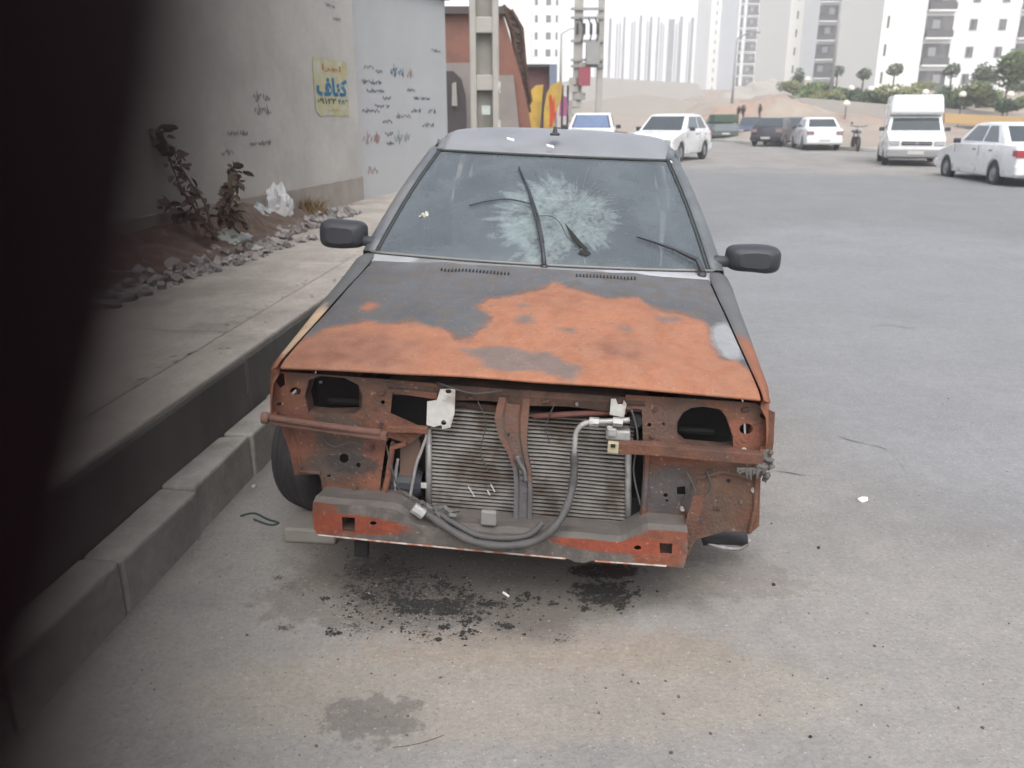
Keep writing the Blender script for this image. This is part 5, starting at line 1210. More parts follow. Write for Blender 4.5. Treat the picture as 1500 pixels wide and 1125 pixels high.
# motorcycle at (1252, 190-222)
def motorcycle(px, py, yaw):
    q = ong(px, py); r = empty('motorcycle', q, (0, 0, yaw), 'small dark motorcycle parked between the white saloon and the van', 'motorcycle'); r.scale = (1.05,)*3
    for yy in (-.62, .62):
        mb = MB(); ring = [(0, yy+.27*math.cos(a_), .30+.27*math.sin(a_)) for a_ in [2*PI*k/24 for k in range(25)]]; mb.tube(ring, .045, 8, cap=False); wh = mb.build('wheel', 'rubber', r, smooth=True)
        mb = MB()
        for k in range(6): a_ = PI*k/6; mb.tube([(0, yy+.26*math.cos(a_), .30+.26*math.sin(a_)), (0, yy-.26*math.cos(a_), .30-.26*math.sin(a_))], .006, 4)
        mb.build('spokes', 'hub', wh)
    mb = MB(); mb.tube([(0, -.62, .3), (0, -.45, .85), (0, -.40, 1.0)], .03, 8); mb.build('fork', 'hub', r)
    mb = MB(); mb.tube([(-.34, -.30, 1.04), (-.12, -.42, 1.0), (.12, -.42, 1.0), (.34, -.30, 1.04)], .018, 8); mb.build('handlebar', 'plast', r)
    mb = MB(); vs_, fs = blob((0, -.12, .78), (.15, .28, .13), 1, 2, .05); mb.add(vs_, fs); mb.build('fuel_tank', 'cblue', r, smooth=True)
    mb = MB(); mb.box((0, .38, .80), (.24, .66, .09)); mb.build('seat', 'plast', r, bevel=.03)
    mb = MB(); mb.box((0, 0, .42), (.24, .36, .32)); mb.tube([(0, -.42, .8), (0, -.1, .35), (0, .3, .35), (0, .62, .32)], .03, 6); mb.tube([(0, .3, .35), (0, .7, .75)], .025, 6); mb.build('engine_frame', 'rustdk', r, bevel=.02)
    mb = MB(); mb.tube([(.14, -.1, .35), (.16, .2, .26), (.16, .8, .32)], .04, 8); mb.build('exhaust', 'hub', r, smooth=True)
    mb = MB(); mb.lathe([(-.06, 0), (-.05, .08), (.05, .09)], (0, -.56, .9), 'y', 14); mb.build('headlamp', 'lampw', r)
    mb = MB(); mb.lathe([(-.01, 0), (-.01, .05), (.01, .05)], (-.3, -.3, 1.14), 'y', 10); mb.build('mirror', 'plast', r)
    return r
motorcycle(1252, 221, math.radians(-12))

# ---------------------------------------------------------------- mid-ground left: concrete pole, brick building, gate, banners
def atz(px, py, Y): return ony(px, py, Y)
M['polec'] = mat('pole_concrete', (.42, .40, .36), .92, var=.12, scale=3, bump=.4, bscale=30)
def bigpole(px0, px1, pyb, Y, ztop, label, name='utility_pole', rec=True, wtop=.85):
    a_ = ony(px0, 170, Y); b2 = ony(px1, 170, Y); w = b2.x-a_.x; g0 = gz(a_.x, Y); r = empty(name, ((a_.x+b2.x)/2, Y, g0), label=label, cat='pole')
    H_ = ztop-g0
    if not rec:
        mb = MB(); mb.box((0, 0, H_/2), (w, w*.8, H_), taper=wtop); mb.build('shaft', 'polec', r, bevel=.02); return r
    wl_ = w*.22; segs = []
    mb = MB()
    for sg in (-1, 1): mb.box((sg*(w/2-wl_/2), 0, H_/2), (wl_, w*.6, H_))
    mb.build('shaft', 'polec', r, bevel=.02)
    z = .25; k = 0
    while z < H_-.2:
        mb = MB(); mb.box((0, 0, z), (w-2*wl_+.01, w*.5, .24)); mb.build('rung', 'polec', r, bevel=.015)
        mb = MB(); mb.box((0, w*.15, z+.12+.31), (w-2*wl_+.01, .06, .62)); mb.build('recess_web', mat('pole_web', (.31, .30, .265), .92, var=.15, scale=4) if k == 0 else bpy.data.materials['pole_web'], r)
        z += .86; k += 1
    return r
up = bigpole(690, 731, 180, 14.2, 7.5, 'thick square concrete utility pole with sunken panels, before the brick building')
# pale sticker and clamps on it
mb = MB(); mb.box((.02, -.145, 1.55), (.14, .006, .14)); mb.build('faded_sticker', mat('faded_sticker', (.50, .55, .52), .8, var=.2, scale=14), up)
mb = MB(); mb.box((.235, -.1, 1.9), (.05, .08, .18)); mb.build('clamp', 'zinc', up, bevel=.01); mb = MB(); mb.box((.235, -.1, 1.3), (.05, .08, .2)); mb.build('clamp', 'zinc', up, bevel=.01)
# brick building: real courses near enough to read are only a pixel or two, so the material carries them
M['brick'] = mat('red_brick', (.25, .118, .088), .9, var=.15, scale=3, col2=(.21, .105, .082), bump=.5, bscale=20)
bb = empty('brick_building', label='red brick building with a sloping right edge behind the square pole', cat='building')
def slab_px(name, pts, Y, depth, m, parent=None, bevel=0, **kw):
    P_ = [ony(x, y, Y) for x, y in pts]; mb = MB(); mb.prism([(p.x, p.z) for p in P_], Y, Y+depth); o = mb.build(name, m, parent, bevel=bevel); return tag(o, **kw) if kw else o
slab_px('brick_wall', [(640, 200), (640, 14), (735, 14), (745, 48), (763, 112), (775, 165), (780, 200)], 18, 3, 'brick', bb)
slab_px('plinth', [(640, 202), (640, 92), (690, 92), (690, 202)], 17.9, .2, mat('grey_render', (.27, .24, .22), .9, var=.15, scale=3), bb)
slab_px('plinth', [(728, 202), (728, 110), (752, 110), (762, 202)], 17.88, .2, bpy.data.materials['grey_render'], bb)
slab_px('parapet', [(638, 20), (638, 9), (737, 9), (740, 20)], 17.85, .5, mat('dark_parapet', (.10, .08, .075), .9), bb)
dk = slab_px('gate', [(652, 200), (652, 104), (664, 104), (676, 116), (682, 140), (684, 200)], 17.6, .08, mat('dark_gate_paint', (.05, .04, .04), .6, var=.2, scale=2), None, label='dark metal gate with a pale strip, left of the square pole', cat='gate')
slab_px('light_strip', [(662, 155), (662, 122), (668, 120), (670, 155)], 17.5, .02, mat('pale_strip', (.33, .31, .28), .8), dk)
# sloping steel truss (stair / conveyor) beside it
tr = empty('steel_truss', label='dark sloping steel truss running down beside the brick building', cat='truss')
def truss():
    Y = 18.5; rail1 = [(737, 8), (750, 45), (762, 110), (775, 165)]; rail2 = [(748, 15), (764, 42), (768, 90), (777, 150)]
    A = [ony(x, y, Y) for x, y in rail1]; B = [ony(x, y, Y) for x, y in rail2]
    for nm, ln in (('rail', A), ('rail', B)):
        mb = MB(); mb.tube(ln, .055, 6); mb.build(nm, 'rustdk', tr)
    cA = catmull(A, 4); cB = catmull(B, 4)
    for k in range(len(cA)-1):
        mb = MB(); mb.tube([cA[k], cB[k+1]], .03, 5); mb.build('brace', 'rustdk', tr)
    mb = MB(); mb.grid([[p+Vector((0, .25, 0)) for p in cA], [p+Vector((0, .25, 0)) for p in cB]]); mb.build('deck_sheet', mat('truss_sheet', (.13, .125, .125), .8, var=.3, scale=3), tr, solid=.02)
truss()
ks = empty('roadside_kiosk', label='dark red kiosk with a slate blue post, behind the yellow banners', cat='kiosk')
slab_px('kiosk_wall', [(770, 190), (770, 98), (806, 98), (806, 190)], 30, 3, mat('maroon_paint', (.13, .055, .055), .8, var=.15, scale=2), ks)
slab_px('kiosk_roof', [(766, 98), (766, 94), (812, 94), (812, 98)], 29.7, 3.5, 'plast', ks)
slab_px('blue_post', [(805, 190), (805, 94), (816, 94), (816, 190)], 29.6, .4, mat('slate_blue_paint', (.17, .20, .26), .8), ks)
M['yel'] = mat('yellow_banner', (.55, .36, .06), .75, var=.2, scale=3, col2=(.42, .27, .07))
M['redb'] = mat('banner_red', (.52, .07, .03), .8, var=.15, scale=5)
def banner(pts, Y, label, marks, m='yel'):
    r = empty('banner_flag', label=label, cat='banner')
    P_ = [ony(x, y, Y) for x, y in pts]; mb = MB(); mb.prism([(p.x, p.z) for p in P_], Y, Y+.02); mb.build('cloth', m, r)
    for mk in marks:
        P2 = [ony(x, y, Y-.03) for x, y in mk]; mb = MB(); mb.prism([(p.x, p.z) for p in P2], Y-.03, Y-.022); mb.build('printed_mark', 'redb', r)
    xs_ = max(p[0] for p in pts); q0 = ony(xs_, 128, Y+.05); mb = MB(); mb.tube([(q0.x, Y+.05, gz(q0.x, Y)), (q0.x, Y+.05, q0.z+.05)], .03, 6); mb.build('flagpole', 'plast', r)
banner([(776, 190), (774, 150), (777, 133), (785, 125), (796, 124), (794, 150), (790, 195)], 24.3, 'plain yellow feather banner, left one of the pair', [])
banner([(796, 195), (797, 160), (801, 136), (808, 124), (820, 119), (824, 124), (822, 145), (815, 165), (810, 195)], 23.5, 'yellow feather banner printed with red flame-like lettering, right of the plain one',
       [[(804, 142), (807, 137), (810, 150), (812, 141), (813, 160), (809, 185), (805, 185), (806, 160)], [(811, 168), (816, 160), (813, 180)]])
banner([(819, 170), (820, 150), (824, 140), (830, 142), (832, 155), (830, 170)], 24.8, 'small pink and dark banner right of the yellow ones', [], mat('dull_pink_cloth', (.33, .10, .20), .8, var=.4, scale=2, col2=(.10, .07, .08)))
# lattice power pole + transformer frame
def twinpole():
    Y = 38; base = ony(850, 190, Y); g0 = gz(base.x, Y); r = empty('transformer_pole', label='twin concrete power pole with cross-arms and a dark red box', cat='pole')
    for (x0_, x1_) in ((838, 851), (872, 881)):
        a_ = ony(x0_, 170, Y); b2 = ony(x1_, 170, Y); c_ = (a_.x+b2.x)/2
        mb = MB(); mb.box((c_, Y, g0+4), (b2.x-a_.x, .3, 8), taper=.9); mb.build('post', 'polec', r)
    for y_ in (13, 26, 60, 88, 97):
        a_ = ony(836, y_, Y-.2); b2 = ony(884, y_, Y-.2); mb = MB(); mb.box(((a_.x+b2.x)/2, Y-.2, a_.z), (b2.x-a_.x, .1, .10)); mb.build('cross_arm', 'trimg', r)
    for x_ in (846, 856, 866, 876):
        p = ony(x_, 34, Y-.3); mb = MB(); mb.tube([p, p+Vector((0, 0, -.45))], .06, 6); mb.build('insulator', 'plast', r)
    p = ony(856, 112, Y-.4); mb = MB(); mb.box(p, (.5, .3, .75)); mb.build('switch_box', mat('maroon_box', (.30, .06, .08), .7), r)
    p = ony(868, 78, Y-.4); mb = MB(); mb.box(p, (.55, .5, .9)); mb.build('transformer', 'trimg', r)
    for x_ in (850, 862, 872):
        mb = MB(); mb.tube(catmull([ony(x_, 26, Y-.3), ony(x_+5, 45, Y-.4), ony(x_+1, 62, Y-.4)], 4), .035, 5); mb.build('cable', 'plast', r)
    # rough stacked blocks round the post foot
    for k in range(9):
        p = ony(842+random.uniform(-4, 14), 185-k*11, Y-.1); mb = MB(); mb.box(p, (.45, .35, .28), (0, 0, random.random())); mb.build('cable_bracket', 'polec', r)
twinpole()

# ---------------------------------------------------------------- far walls and embankments
M['farwall'] = mat('pale_boundary_wall', (.46, .44, .41), .92, var=.08, scale=.2)
M['ochre'] = mat('ochre_hoarding', (.50, .34, .16), .9, var=.08, scale=.3)
M['greenf'] = mat('pale_green_hoarding', (.34, .43, .33), .9, var=.06, scale=.3)
def farwall(pts, Y, depth, m, label, cat='wall', name='boundary_wall'):
    return slab_px(name, pts, Y, depth, m, None, label=label, cat=cat)
farwall([(800, 200), (800, 125), (862, 112), (940, 118), (1022, 122), (1034, 140), (1034, 200)], 95, 1, 'farwall', 'long pale boundary wall below the hazy far towers')
farwall([(850, 200), (850, 150), (940, 138), (1030, 150), (1045, 200)], 88, 1, mat('grey_embankment', (.42, .39, .35), .95, var=.12, scale=.1), 'grey embankment in front of the long boundary wall', 'embankment', 'embankment')
farwall([(1022, 190), (1022, 168), (1086, 170), (1086, 192)], 66, .2, 'greenf', 'pale green hoarding behind the green pickup', 'hoarding', 'site_hoarding')
farwall([(1018, 196), (1018, 176), (1032, 176), (1032, 196)], 60, .2, 'ochre', 'short ochre panel right of the white hatchback', 'hoarding', 'site_hoarding')
farwall([(1384, 180), (1384, 166), (1520, 172), (1520, 190)], 52, .3, 'ochre', 'ochre painted low wall behind the white saloon at the right edge')
farwall([(1180, 185), (1120, 150), (1180, 143), (1290, 152), (1400, 160), (1500, 166), (1500, 185)], 64, .8, mat('grey_terrace', (.38, .36, .33), .95, var=.1, scale=.2), 'low grey terrace wall below the trees', 'wall', 'terrace_wall')
def mound(pts, Y, depth, m, label):
    rws = []; n = 26
    top = catmull([ony(x, y, Y+depth*.5) for x, y in pts], 6)
    for i_ in range(n+1):
        t = i_/n; r_ = []
        for p in top:
            h = max(.05, p.z-.3)
            z = .3+h*math.sin(PI*t)**.8*(1+.14*noise.noise(Vector((p.x*.4, t*4, 0)))+.09*noise.noise(Vector((p.x*1.6, t*11, 3)))); r_.append((p.x+.3*noise.noise(Vector((p.x, t*3, 5))), Y+depth*t, z if 0 < i_ < n else .2))
        rws.append(r_)
    mb = MB(); mb.grid(rws); o = mb.build('earth_mound', m, smooth=True, stuff=True); tag(o, label, 'mound')
mound([(1010, 186), (1030, 168), (1055, 158), (1085, 150), (1110, 143), (1135, 141), (1160, 146), (1190, 157), (1230, 166), (1290, 172), (1340, 178), (1400, 186)], 60, 8, mat('brown_earth', (.36, .26, .20), .95, var=.2, scale=.4, col2=(.35, .30, .25)), 'bare brown earth mound above the far row of cars')
mound([(1020, 160), (1035, 148), (1060, 138), (1085, 128), (1110, 122), (1150, 118), (1185, 126), (1200, 140)], 84, 16, mat('grey_earth', (.38, .35, .31), .95, var=.15, scale=.3), 'grey earth bank at the foot of the tall left towers')

# ---------------------------------------------------------------- towers
M['twhite'] = mat('white_render', (.625, .635, .63), .9, var=.03, scale=.05)
M['tcream'] = mat('cream_render', (.66, .655, .61), .9, var=.03, scale=.05)
M['tshade'] = mat('greyish_render', (.62, .635, .63), .9, var=.03, scale=.05)
M['balc'] = mat('balcony_soffit', (.13, .125, .12), .9, var=.2, scale=.5)
M['wfr'] = mat('window_frame', (.30, .31, .315), .7)
def tower(px0, px1, Y, ztop, base, depth, cols, fl, label, m='twhite', skew=0, name='apartment_tower', z_first=None, cat='building', edges=()):
    """front facade between two pixel columns at distance Y; cols: (kind, px0, px1)"""
    a_ = ony(px0, 100, Y); b2 = ony(px1, 100, Y); r = empty(name, (a_.x, Y, base), (0, 0, skew), label, cat)
    W_ = (b2.x-a_.x); H_ = ztop-base
    mb = MB(); mb.box((W_/2, depth/2, H_/2), (W_, depth, H_)); mb.build('wall', m, r)
    kpx = W_/(px1-px0)
    for (kd, c0, c1) in cols:
        u0 = (c0-px0)*kpx; u1 = (c1-px0)*kpx; z = (z_first or 1.0)
        meshes = {}
        if kd == 'line':
            mb = MB(); mb.box(((u0+u1)/2, -.05, H_/2), (u1-u0, .12, H_)); mb.build('service_shaft', 'tshade', r); continue
        if kd == 'bay':
            mb = MB(); mb.box(((u0+u1)/2, -.6, H_/2), (u1-u0, 1.3, H_)); mb.build('projecting_bay', 'tcream', r); continue
        while z < H_-1:
            if kd == 'balcony':
                mb = MB(); mb.box(((u0+u1)/2, -.04, z+fl*.42), (u1-u0, .12, fl*.78)); b_o = mb.build('balcony', 'panedk', r)
                mb = MB(); mb.box(((u0+u1)/2, -.25, z-.02), (u1-u0+.1, .6, .22)); mb.build('balcony_slab', 'twhite', b_o)
                mb = MB(); mb.box(((u0+u1)/2, -.5, z+.50), (u1-u0, .05, .75)); mb.build('balcony_rail', mat('balcony_rail', (.12, .12, .12), .8, var=.3, scale=1) if 'balcony_rail' not in bpy.data.materials else bpy.data.materials['balcony_rail'], b_o)
                wdt = (u1-u0)
                if wdt > 2.2:
                    mb = MB(); mb.box((u0+wdt*random.uniform(.3, .7), -.12, z+1.55), (wdt*.28, .05, fl*.32)); mb.build('balcony_door', 'wfr', b_o)
            elif kd == 'window':
                mb = MB(); h = min(1.3, fl*.42); mb.box(((u0+u1)/2, -.02, z+fl*.5), (u1-u0, .10, h)); f_ = mb.build('window', 'wfr', r)
                mb = MB(); mb.box(((u0+u1)/2-(u1-u0)*.12, -.075, z+fl*.5), ((u1-u0)*.45, .02, h*.82)); mb.build('pane', 'panedk', f_)
                mb = MB(); mb.box(((u0+u1)/2+(u1-u0)*.30, -.072, z+fl*.5), ((u1-u0)*.22, .02, h*.82)); mb.build('pane', 'paneg', f_)
            elif kd == 'small':
                mb = MB(); mb.box(((u0+u1)/2, -.02, z+fl*.5), (u1-u0, .10, min(1.3, fl*.42))); mb.build('window', 'paneg', r)
            z += fl
    return r
# right block (nearest): storey = 34 px at 106 m
tower(1286, 1345, 103.5, 34, 3.0, 14, [('small', 1291, 1294), ('line', 1283, 1287)], 3.05, 'blank cream end of the nearest white block, with one line of narrow windows', 'tcream', z_first=1.6)
tower(1345, 1560, 106, 34, 3.0, 16, [('balcony', 1347, 1386), ('window', 1410, 1421), ('window', 1452, 1463), ('balcony', 1482, 1530)], 3.05, 'nearest white apartment block with wide dark balconies at the top right', 'twhite', z_first=1.55)
tower(1192, 1246, 150, 46, 4.5, 16, [('balcony', 1192, 1219), ('window', 1231, 1239)], 3.0, 'middle white block with a column of dark balconies beside a street lamp', 'twhite', z_first=.6)
tower(1244, 1290, 146, 46, 4.5, 20, [('small', 1256, 1259), ('small', 1264, 1266), ('line', 1272, 1277), ('small', 1281, 1283)], 3.0, 'pale plain block joining the middle and nearest blocks', 'tshade', z_first=1.6)
tower(1150, 1193, 158, 46, 4.5, 20, [('small', 1160, 1162), ('line', 1176, 1178)], 3.0, 'cream flank with one dotted line of tiny windows between tall tower and middle block', 'tcream')
tower(1076, 1150, 240, 75, 6, 20, [('balcony', 1088, 1104), ('small', 1112, 1115), ('small', 1126, 1129), ('line', 1138, 1140), ('small', 1144, 1146), ('balcony', 1079, 1083)], 3.0, 'tall white tower with one balcony column and two rows of dot-like windows', 'twhite', z_first=.8)
tower(1036, 1078, 300, 95, 6, 22, [('balcony', 1053, 1062), ('small', 1068, 1070), ('small', 1044, 1045.5)], 3.0, 'slender pale tower with a single dark seam of balconies', 'tcream', z_first=.8)
tower(742, 826, 175, 60, 5, 20, [('small', 799, 806), ('line', 820, 823), ('bay', 760, 776), ('small', 783, 787), ('small', 813, 816)], 3.1, 'white tower behind the kiosk with one column of small square windows', 'tshade', z_first=1.2)
# hazy far row: each block its own thing
for i_, (a0, a1, y_, nm, cols) in enumerate([(876, 905, 14, 'far hazy block, first from the power pole, with one dark line', [('line', 890, 893)]), (903, 926, 12, 'far hazy block second from the power pole, slightly taller', [('line', 911, 913)]),
        (924, 948, 10, 'far hazy block third from the power pole with a slit', [('line', 934, 937)]), (946, 968, 12, 'far hazy block in the middle of the far row with two slits', [('line', 949, 952), ('line', 960, 962)]),
        (966, 990, 16, 'far hazy block fourth from the right of the far row', [('line', 976, 984)]), (988, 1008, 12, 'far hazy block third from the right of the far row', [('line', 992, 996)]), (1004, 1024, 14, 'far hazy block second from the right with grey top slit', [('line', 1008, 1012)]), (1020, 1040, 40, 'far hazy block at the right end of the far row, lowest', [])]):
    Y = 420+i_*13
    zt = ony(a0, y_, Y).z
    t = tower(a0, a1, Y, zt, 6, 20, [], 3.0, nm, 'twhite')
    W_ = t.children[0].dimensions.x
    for u_ in (.12, .88):
        mb = MB(); mb.box(((a1-a0)*Y/1261*u_, -.1, (zt-6)/2-3), (.9, .5, (zt-6)*.86)); mb.build('window_strip', 'wfr', t)
    for (_, c0, c1) in cols:
        u0 = (c0-a0)*Y/1261; u1 = (c1-a0)*Y/1261
        mb = MB(); mb.box(((u0+u1)/2, -.2, (zt-6)/2-2), (u1-u0, .8, (zt-6)*.92)); mb.build('window_strip', 'panedk', t)
# street lamps, park lamps
def lamp_post(px, pyb, pyt, Y, label, r_=.09, arm=1.2):
    b0 = ony(px-4, pyb, Y); t0 = ony(px+3, pyt, Y); r = empty('street_lamp', (b0.x, Y, b0.z), label=label, cat='street lamp')
    H_ = t0.z-b0.z; mb = MB(); mb.tube([(0, 0, -.5), (0, 0, H_)], [r_*1.3, r_*.7], 8); mb.build('post', 'trimg', r, smooth=True)
    mb = MB(); mb.tube([(0, 0, H_), (arm*.5, 0, H_+.35), (arm, 0, H_+.45)], .05, 6); mb.build('arm', 'trimg', r); mb = MB(); mb.box((arm+.2, 0, H_+.45), (.55, .22, .12)); mb.build('lamp_head', 'trimg', r, bevel=.03)
lamp_post(1217, 170, -40, 68, 'tall grey street lamp in front of the middle block', .13)
lamp_post(1075, 168, 57, 66, 'slim street lamp in front of the slender tower')
lamp_post(822+3, 130, 50, 70, 'thin distant lamp post beside the white tower left')
M['globe'] = mat('white_globe', (.72, .68, .55), .4)
for i_, (x, y) in enumerate([(1183, 117), (1220, 128), (1247, 130), (1276, 131), (1312, 132), (1356, 136), (1410, 139), (1480, 139), (1240, 152)]):
    Y = 72-i_*1.6 if i_ < 8 else 62; p = ony(x, y, Y); r = empty('park_lamp', (p.x, p.y, p.z-2.2), label=['globe park lamp by the left end of the bushes', 'globe park lamp beside the tall street lamp', 'globe park lamp third from the left, over dark bushes', 'globe park lamp below the first round tree', 'globe park lamp left of the van box', 'globe park lamp above the van box', 'globe park lamp right of the van', 'globe park lamp before the big tree at the right edge', 'low globe park lamp in front of the terrace wall'][i_], cat='park lamp', group='globe lamps along the terrace')
    mb = MB(); mb.tube([(0, 0, 0), (0, 0, 2.0)], .04, 6); mb.build('post', 'plast', r)
    mb = MB(); vs_, fs = blob((0, 0, 2.2), (.26, .26, .26), 1, 2, 0); bm_ = [Vector(v) for v in vs_]; mb.add(vs_, fs); mb.build('globe', 'globe', r, smooth=True)

# trees and bushes
M['fol1'] = mat('mid_green_foliage', (.13, .18, .06), .8, var=.5, scale=1.2, col2=(.075, .115, .04))
M['fol2'] = mat('olive_foliage', (.20, .215, .085), .8, var=.45, scale=1.2, col2=(.12, .145, .06))
M['fol3'] = mat('dark_foliage', (.065, .10, .045), .8, var=.5, scale=1.2)
M['bark'] = mat('bark', (.12, .09, .07), .9)
def foliage(mb, c, d, n, s, rnd):
    for _ in range(n):
        while True:
            v = Vector((rnd.uniform(-1, 1), rnd.uniform(-1, 1), rnd.uniform(-1, 1)))
            if v.length < 1: break
        v = v.normalized()*(v.length**.5)
        k = 1+.35*noise.noise(v*2+Vector(c))
        p = Vector((c[0]+v.x*d[0]*k, c[1]+v.y*d[1]*k, c[2]+v.z*d[2]*k))
        t = Vector((rnd.gauss(0, 1), rnd.gauss(0, 1), rnd.gauss(0, 1))).normalized(); b2 = t.orthogonal().normalized(); sz = s*rnd.uniform(.6, 1.4)
        mb.add([p-t*sz, p+b2*sz*.6, p+t*sz, p-b2*sz*.6], [(0, 1, 2, 3)])
def tree(px, py0, py1, wpx, Y, m, label, kind='tree', n=900, trunk=True, seed=0):
    if kind == 'bush' and wpx > 20: wpx *= 1.25
    """crown between pixel rows py0 (top) and py1; trunk to the slope below"""
    rnd = random.Random(seed+17); t0 = ony(px, py0, Y); b0 = ony(px, py1, Y); w = wpx/1261*Y/2; h = (t0.z-b0.z)/2
    gnd = hz_(t0.x, Y)-.1; gnd = min(gnd, b0.z-.2)
    r = empty({'tree': 'tree', 'bush': 'bush'}[kind], (t0.x, Y, gnd), label=label, cat=kind)
    cz = (t0.z+b0.z)/2-gnd
    if trunk:
        mb = MB(); mb.tube([(0, 0, 0), (rnd.gauss(0, .05), 0, cz*.5), (0, 0, cz)], [.12, .09, .04], 7)
        for k in range(4): a_ = rnd.uniform(0, 6.28); mb.tube([(0, 0, cz-h*.6), (math.cos(a_)*w*.6, math.sin(a_)*w*.6, cz+h*.3)], [.05, .02], 5)
        mb.build('trunk', 'bark', r)
    mb = MB(); nc = 1 if kind == 'tree' and trunk == 'ball' else 7
    if nc == 1: foliage(mb, (0, 0, cz), (w, w, h), n, w*.14, rnd)
    else:
        for k in range(nc): foliage(mb, (rnd.uniform(-.55, .55)*w, rnd.uniform(-.5, .5)*w, cz+rnd.uniform(-.45, .45)*h), (w*.55, w*.5, h*.55), n//nc, w*.07+.04, rnd)
    mb.build('crown', m, r, fixn=False); return r
tree(1312, 93, 111, 22, 76, 'fol3', 'round clipped tree on a bare trunk left of the van box', trunk='ball', n=700, seed=1)
tree(1267, 100, 117, 20, 80, 'fol3', 'small round clipped tree above the third globe lamp', trunk='ball', n=600, seed=2)
tree(1396, 93, 114, 22, 70, 'fol3', 'round clipped tree on a tall trunk right of the van box', trunk='ball', n=700, seed=3)
tree(1228, 96, 112, 18, 84, 'fol3', 'small dark round tree behind the tall street lamp', trunk='ball', n=500, seed=4)
tree(1485, 72, 140, 62, 62, 'fol1', 'large green tree at the right edge', n=2600, seed=5)
tree(1440, 90, 132, 40, 72, 'fol3', 'dark green tree behind the big tree at the right', n=1600, seed=6)
tree(1172, 98, 128, 24, 88, 'fol3', 'slim dark tree at the left end of the park', n=900, seed=7)
for i_, (x, y0, y1, w, Y, m, lb) in enumerate([(1215, 132, 156, 40, 68, 'fol2', 'olive bush low on the terrace below the bright green bush'), (1262, 134, 158, 40, 68, 'fol3', 'dark bush filling the gap right of the tall street lamp'), (1300, 132, 156, 40, 69, 'fol1', 'green bush between olive bushes left of the van'), (1405, 128, 162, 40, 67, 'fol1', 'green bush behind the narrow dark bush'), (1455, 118, 158, 44, 68, 'fol1', 'green bush under the dark tree at the right'), (1160, 112, 140, 30, 86, 'fol2', 'olive bush beside the slim dark tree'), (1190, 122, 142, 30, 82, 'fol3', 'dark bush behind the bright green bush'), (1200, 118, 150, 44, 70, 'fol1', 'bright green bush mass at the left end of the park'), (1240, 128, 152, 44, 71, 'fol3', 'dark bush between two globe lamps'), (1325, 120, 158, 50, 66, 'fol2', 'olive bush just left of the van box'), (1285, 126, 150, 30, 74, 'fol2', 'small olive bush before the pale end block'),
        (1430, 115, 160, 46, 64, 'fol2', 'olive bush between the van and the right saloon'), (1382, 125, 165, 26, 63, 'fol3', 'narrow dark bush right behind the van'), (1475, 142, 165, 36, 58, 'fol3', 'dark low shrub above the right saloon roof'), (1350, 118, 140, 30, 76, 'fol2', 'olive shrub behind the van box'), (1500, 140, 162, 30, 58, 'fol1', 'green shrub at the right frame edge')]):
    tree(x, y0, y1, w, Y, m, lb, 'bush', 1400, False, 20+i_)
for i_, (x, y0, y1, w, lb) in enumerate([(1082, 154, 169, 7, 'small dark bush standing in for a figure, left of the close pair on the slope'), (1090, 153, 169, 8, 'small dark bush standing in for a figure, right of the close pair on the slope'), (1114, 152, 168, 6, 'thin dark bush standing in for a figure, alone on the slope')]):
    tree(x, y0, y1, w, 59.5, M['stem'], lb, 'bush', 260, True, 60+i_)  # leaf clumps stand in for small dark figures on the slope

# ---------------------------------------------------------------- haze
HZ = True
if HZ:
    hm = bpy.data.materials.new('air_haze'); hm.use_nodes = True; N = hm.node_tree.nodes; N.clear()
    pv_ = N.new('ShaderNodeVolumePrincipled'); pv_.inputs['Color'].default_value = (.95, .97, 1, 1); pv_.inputs['Density'].default_value = .0014; ou = N.new('ShaderNodeOutputMaterial'); hm.node_tree.links.new(pv_.outputs[0], ou.inputs['Volume'])
    mb = MB(); mb.box((0, 1250, 49), (5200, 2700, 102)); o = mb.build('haze', hm, stuff=True)

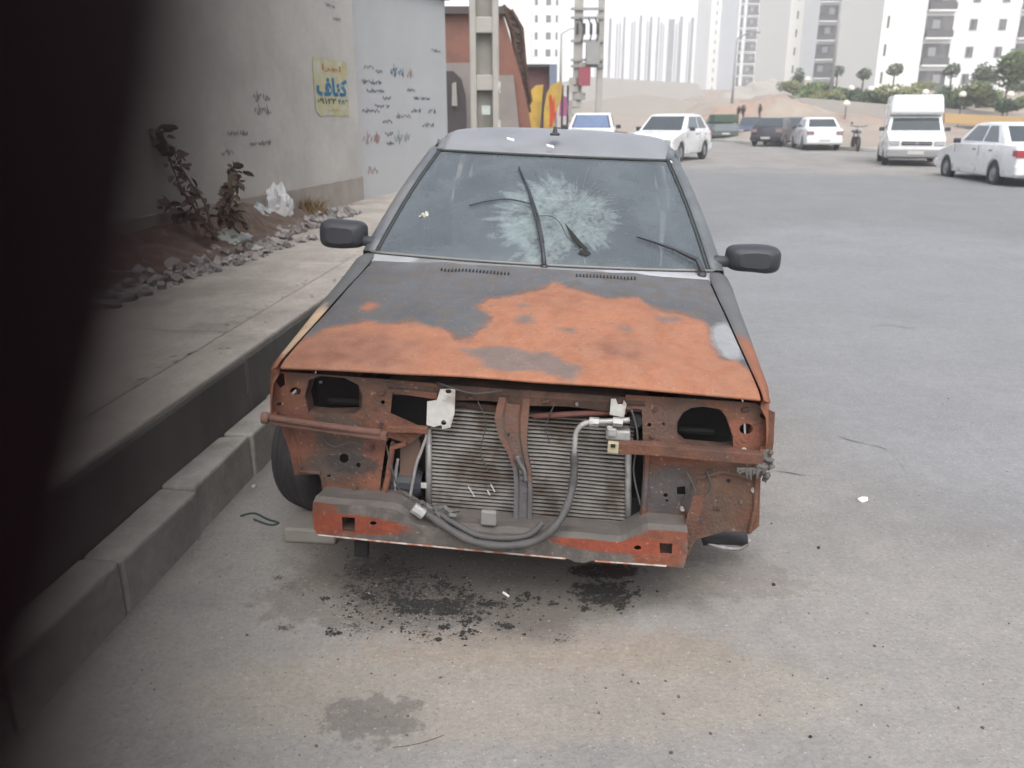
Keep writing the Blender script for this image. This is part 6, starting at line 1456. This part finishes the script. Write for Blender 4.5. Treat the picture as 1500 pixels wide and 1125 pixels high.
# ---------------------------------------------------------------- the photographer's hand, a finger over the lens (millimetres in the camera's frame)
CM = Matrix.Translation((0, 0, CH)) @ Euler((PI/2-TH, 0, 0)).to_matrix().to_4x4()
def CW(x, y, z): return CM @ Vector((x/1000, y/1000, -z/1000))
hand_m = mat('skin_shade_darkened', (.020, .008, .010), .8, var=.15, scale=120, spec=.05)  # base colour near black: shade on the lens side is put into it
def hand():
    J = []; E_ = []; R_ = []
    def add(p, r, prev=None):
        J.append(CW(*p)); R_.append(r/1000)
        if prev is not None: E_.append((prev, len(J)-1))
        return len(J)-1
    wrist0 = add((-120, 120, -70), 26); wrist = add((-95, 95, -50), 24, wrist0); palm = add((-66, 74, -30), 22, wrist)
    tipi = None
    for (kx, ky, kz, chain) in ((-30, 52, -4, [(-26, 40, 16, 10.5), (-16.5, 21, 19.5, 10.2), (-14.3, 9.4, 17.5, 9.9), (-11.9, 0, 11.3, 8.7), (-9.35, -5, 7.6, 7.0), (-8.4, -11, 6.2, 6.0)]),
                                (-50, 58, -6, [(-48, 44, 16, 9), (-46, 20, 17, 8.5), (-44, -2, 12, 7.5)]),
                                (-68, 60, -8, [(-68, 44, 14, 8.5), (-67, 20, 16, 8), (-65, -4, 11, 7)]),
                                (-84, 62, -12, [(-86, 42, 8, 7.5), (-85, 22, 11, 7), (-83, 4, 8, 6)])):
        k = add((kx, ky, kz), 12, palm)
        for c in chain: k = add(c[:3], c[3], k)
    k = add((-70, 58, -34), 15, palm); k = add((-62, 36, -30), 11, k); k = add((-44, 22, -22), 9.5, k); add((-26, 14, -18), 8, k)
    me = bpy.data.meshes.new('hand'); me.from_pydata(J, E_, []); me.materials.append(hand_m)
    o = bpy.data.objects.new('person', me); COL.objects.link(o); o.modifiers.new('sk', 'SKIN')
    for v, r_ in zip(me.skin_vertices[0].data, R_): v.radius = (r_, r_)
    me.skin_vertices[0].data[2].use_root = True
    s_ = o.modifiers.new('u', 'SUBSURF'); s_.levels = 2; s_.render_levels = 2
    tag(o, 'out-of-focus finger of the photographer, coloured dark for shade, covering the left edge', 'person')
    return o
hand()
ph = MB(); ph.box((0, 0, 0), (.152, .078, .008)); pho = ph.build('unseen_phone_blocker', mat('phone_blocker_black', (.01, .01, .011), .4), bevel=.003); pho.matrix_world = CM @ Matrix.Translation((.002, -.006, .0055))  # unseen body added behind the lens to keep sky light off the finger
tag(pho, 'unseen black smartphone added behind the lens to keep the finger in shade', 'unseen_phone_blocker')
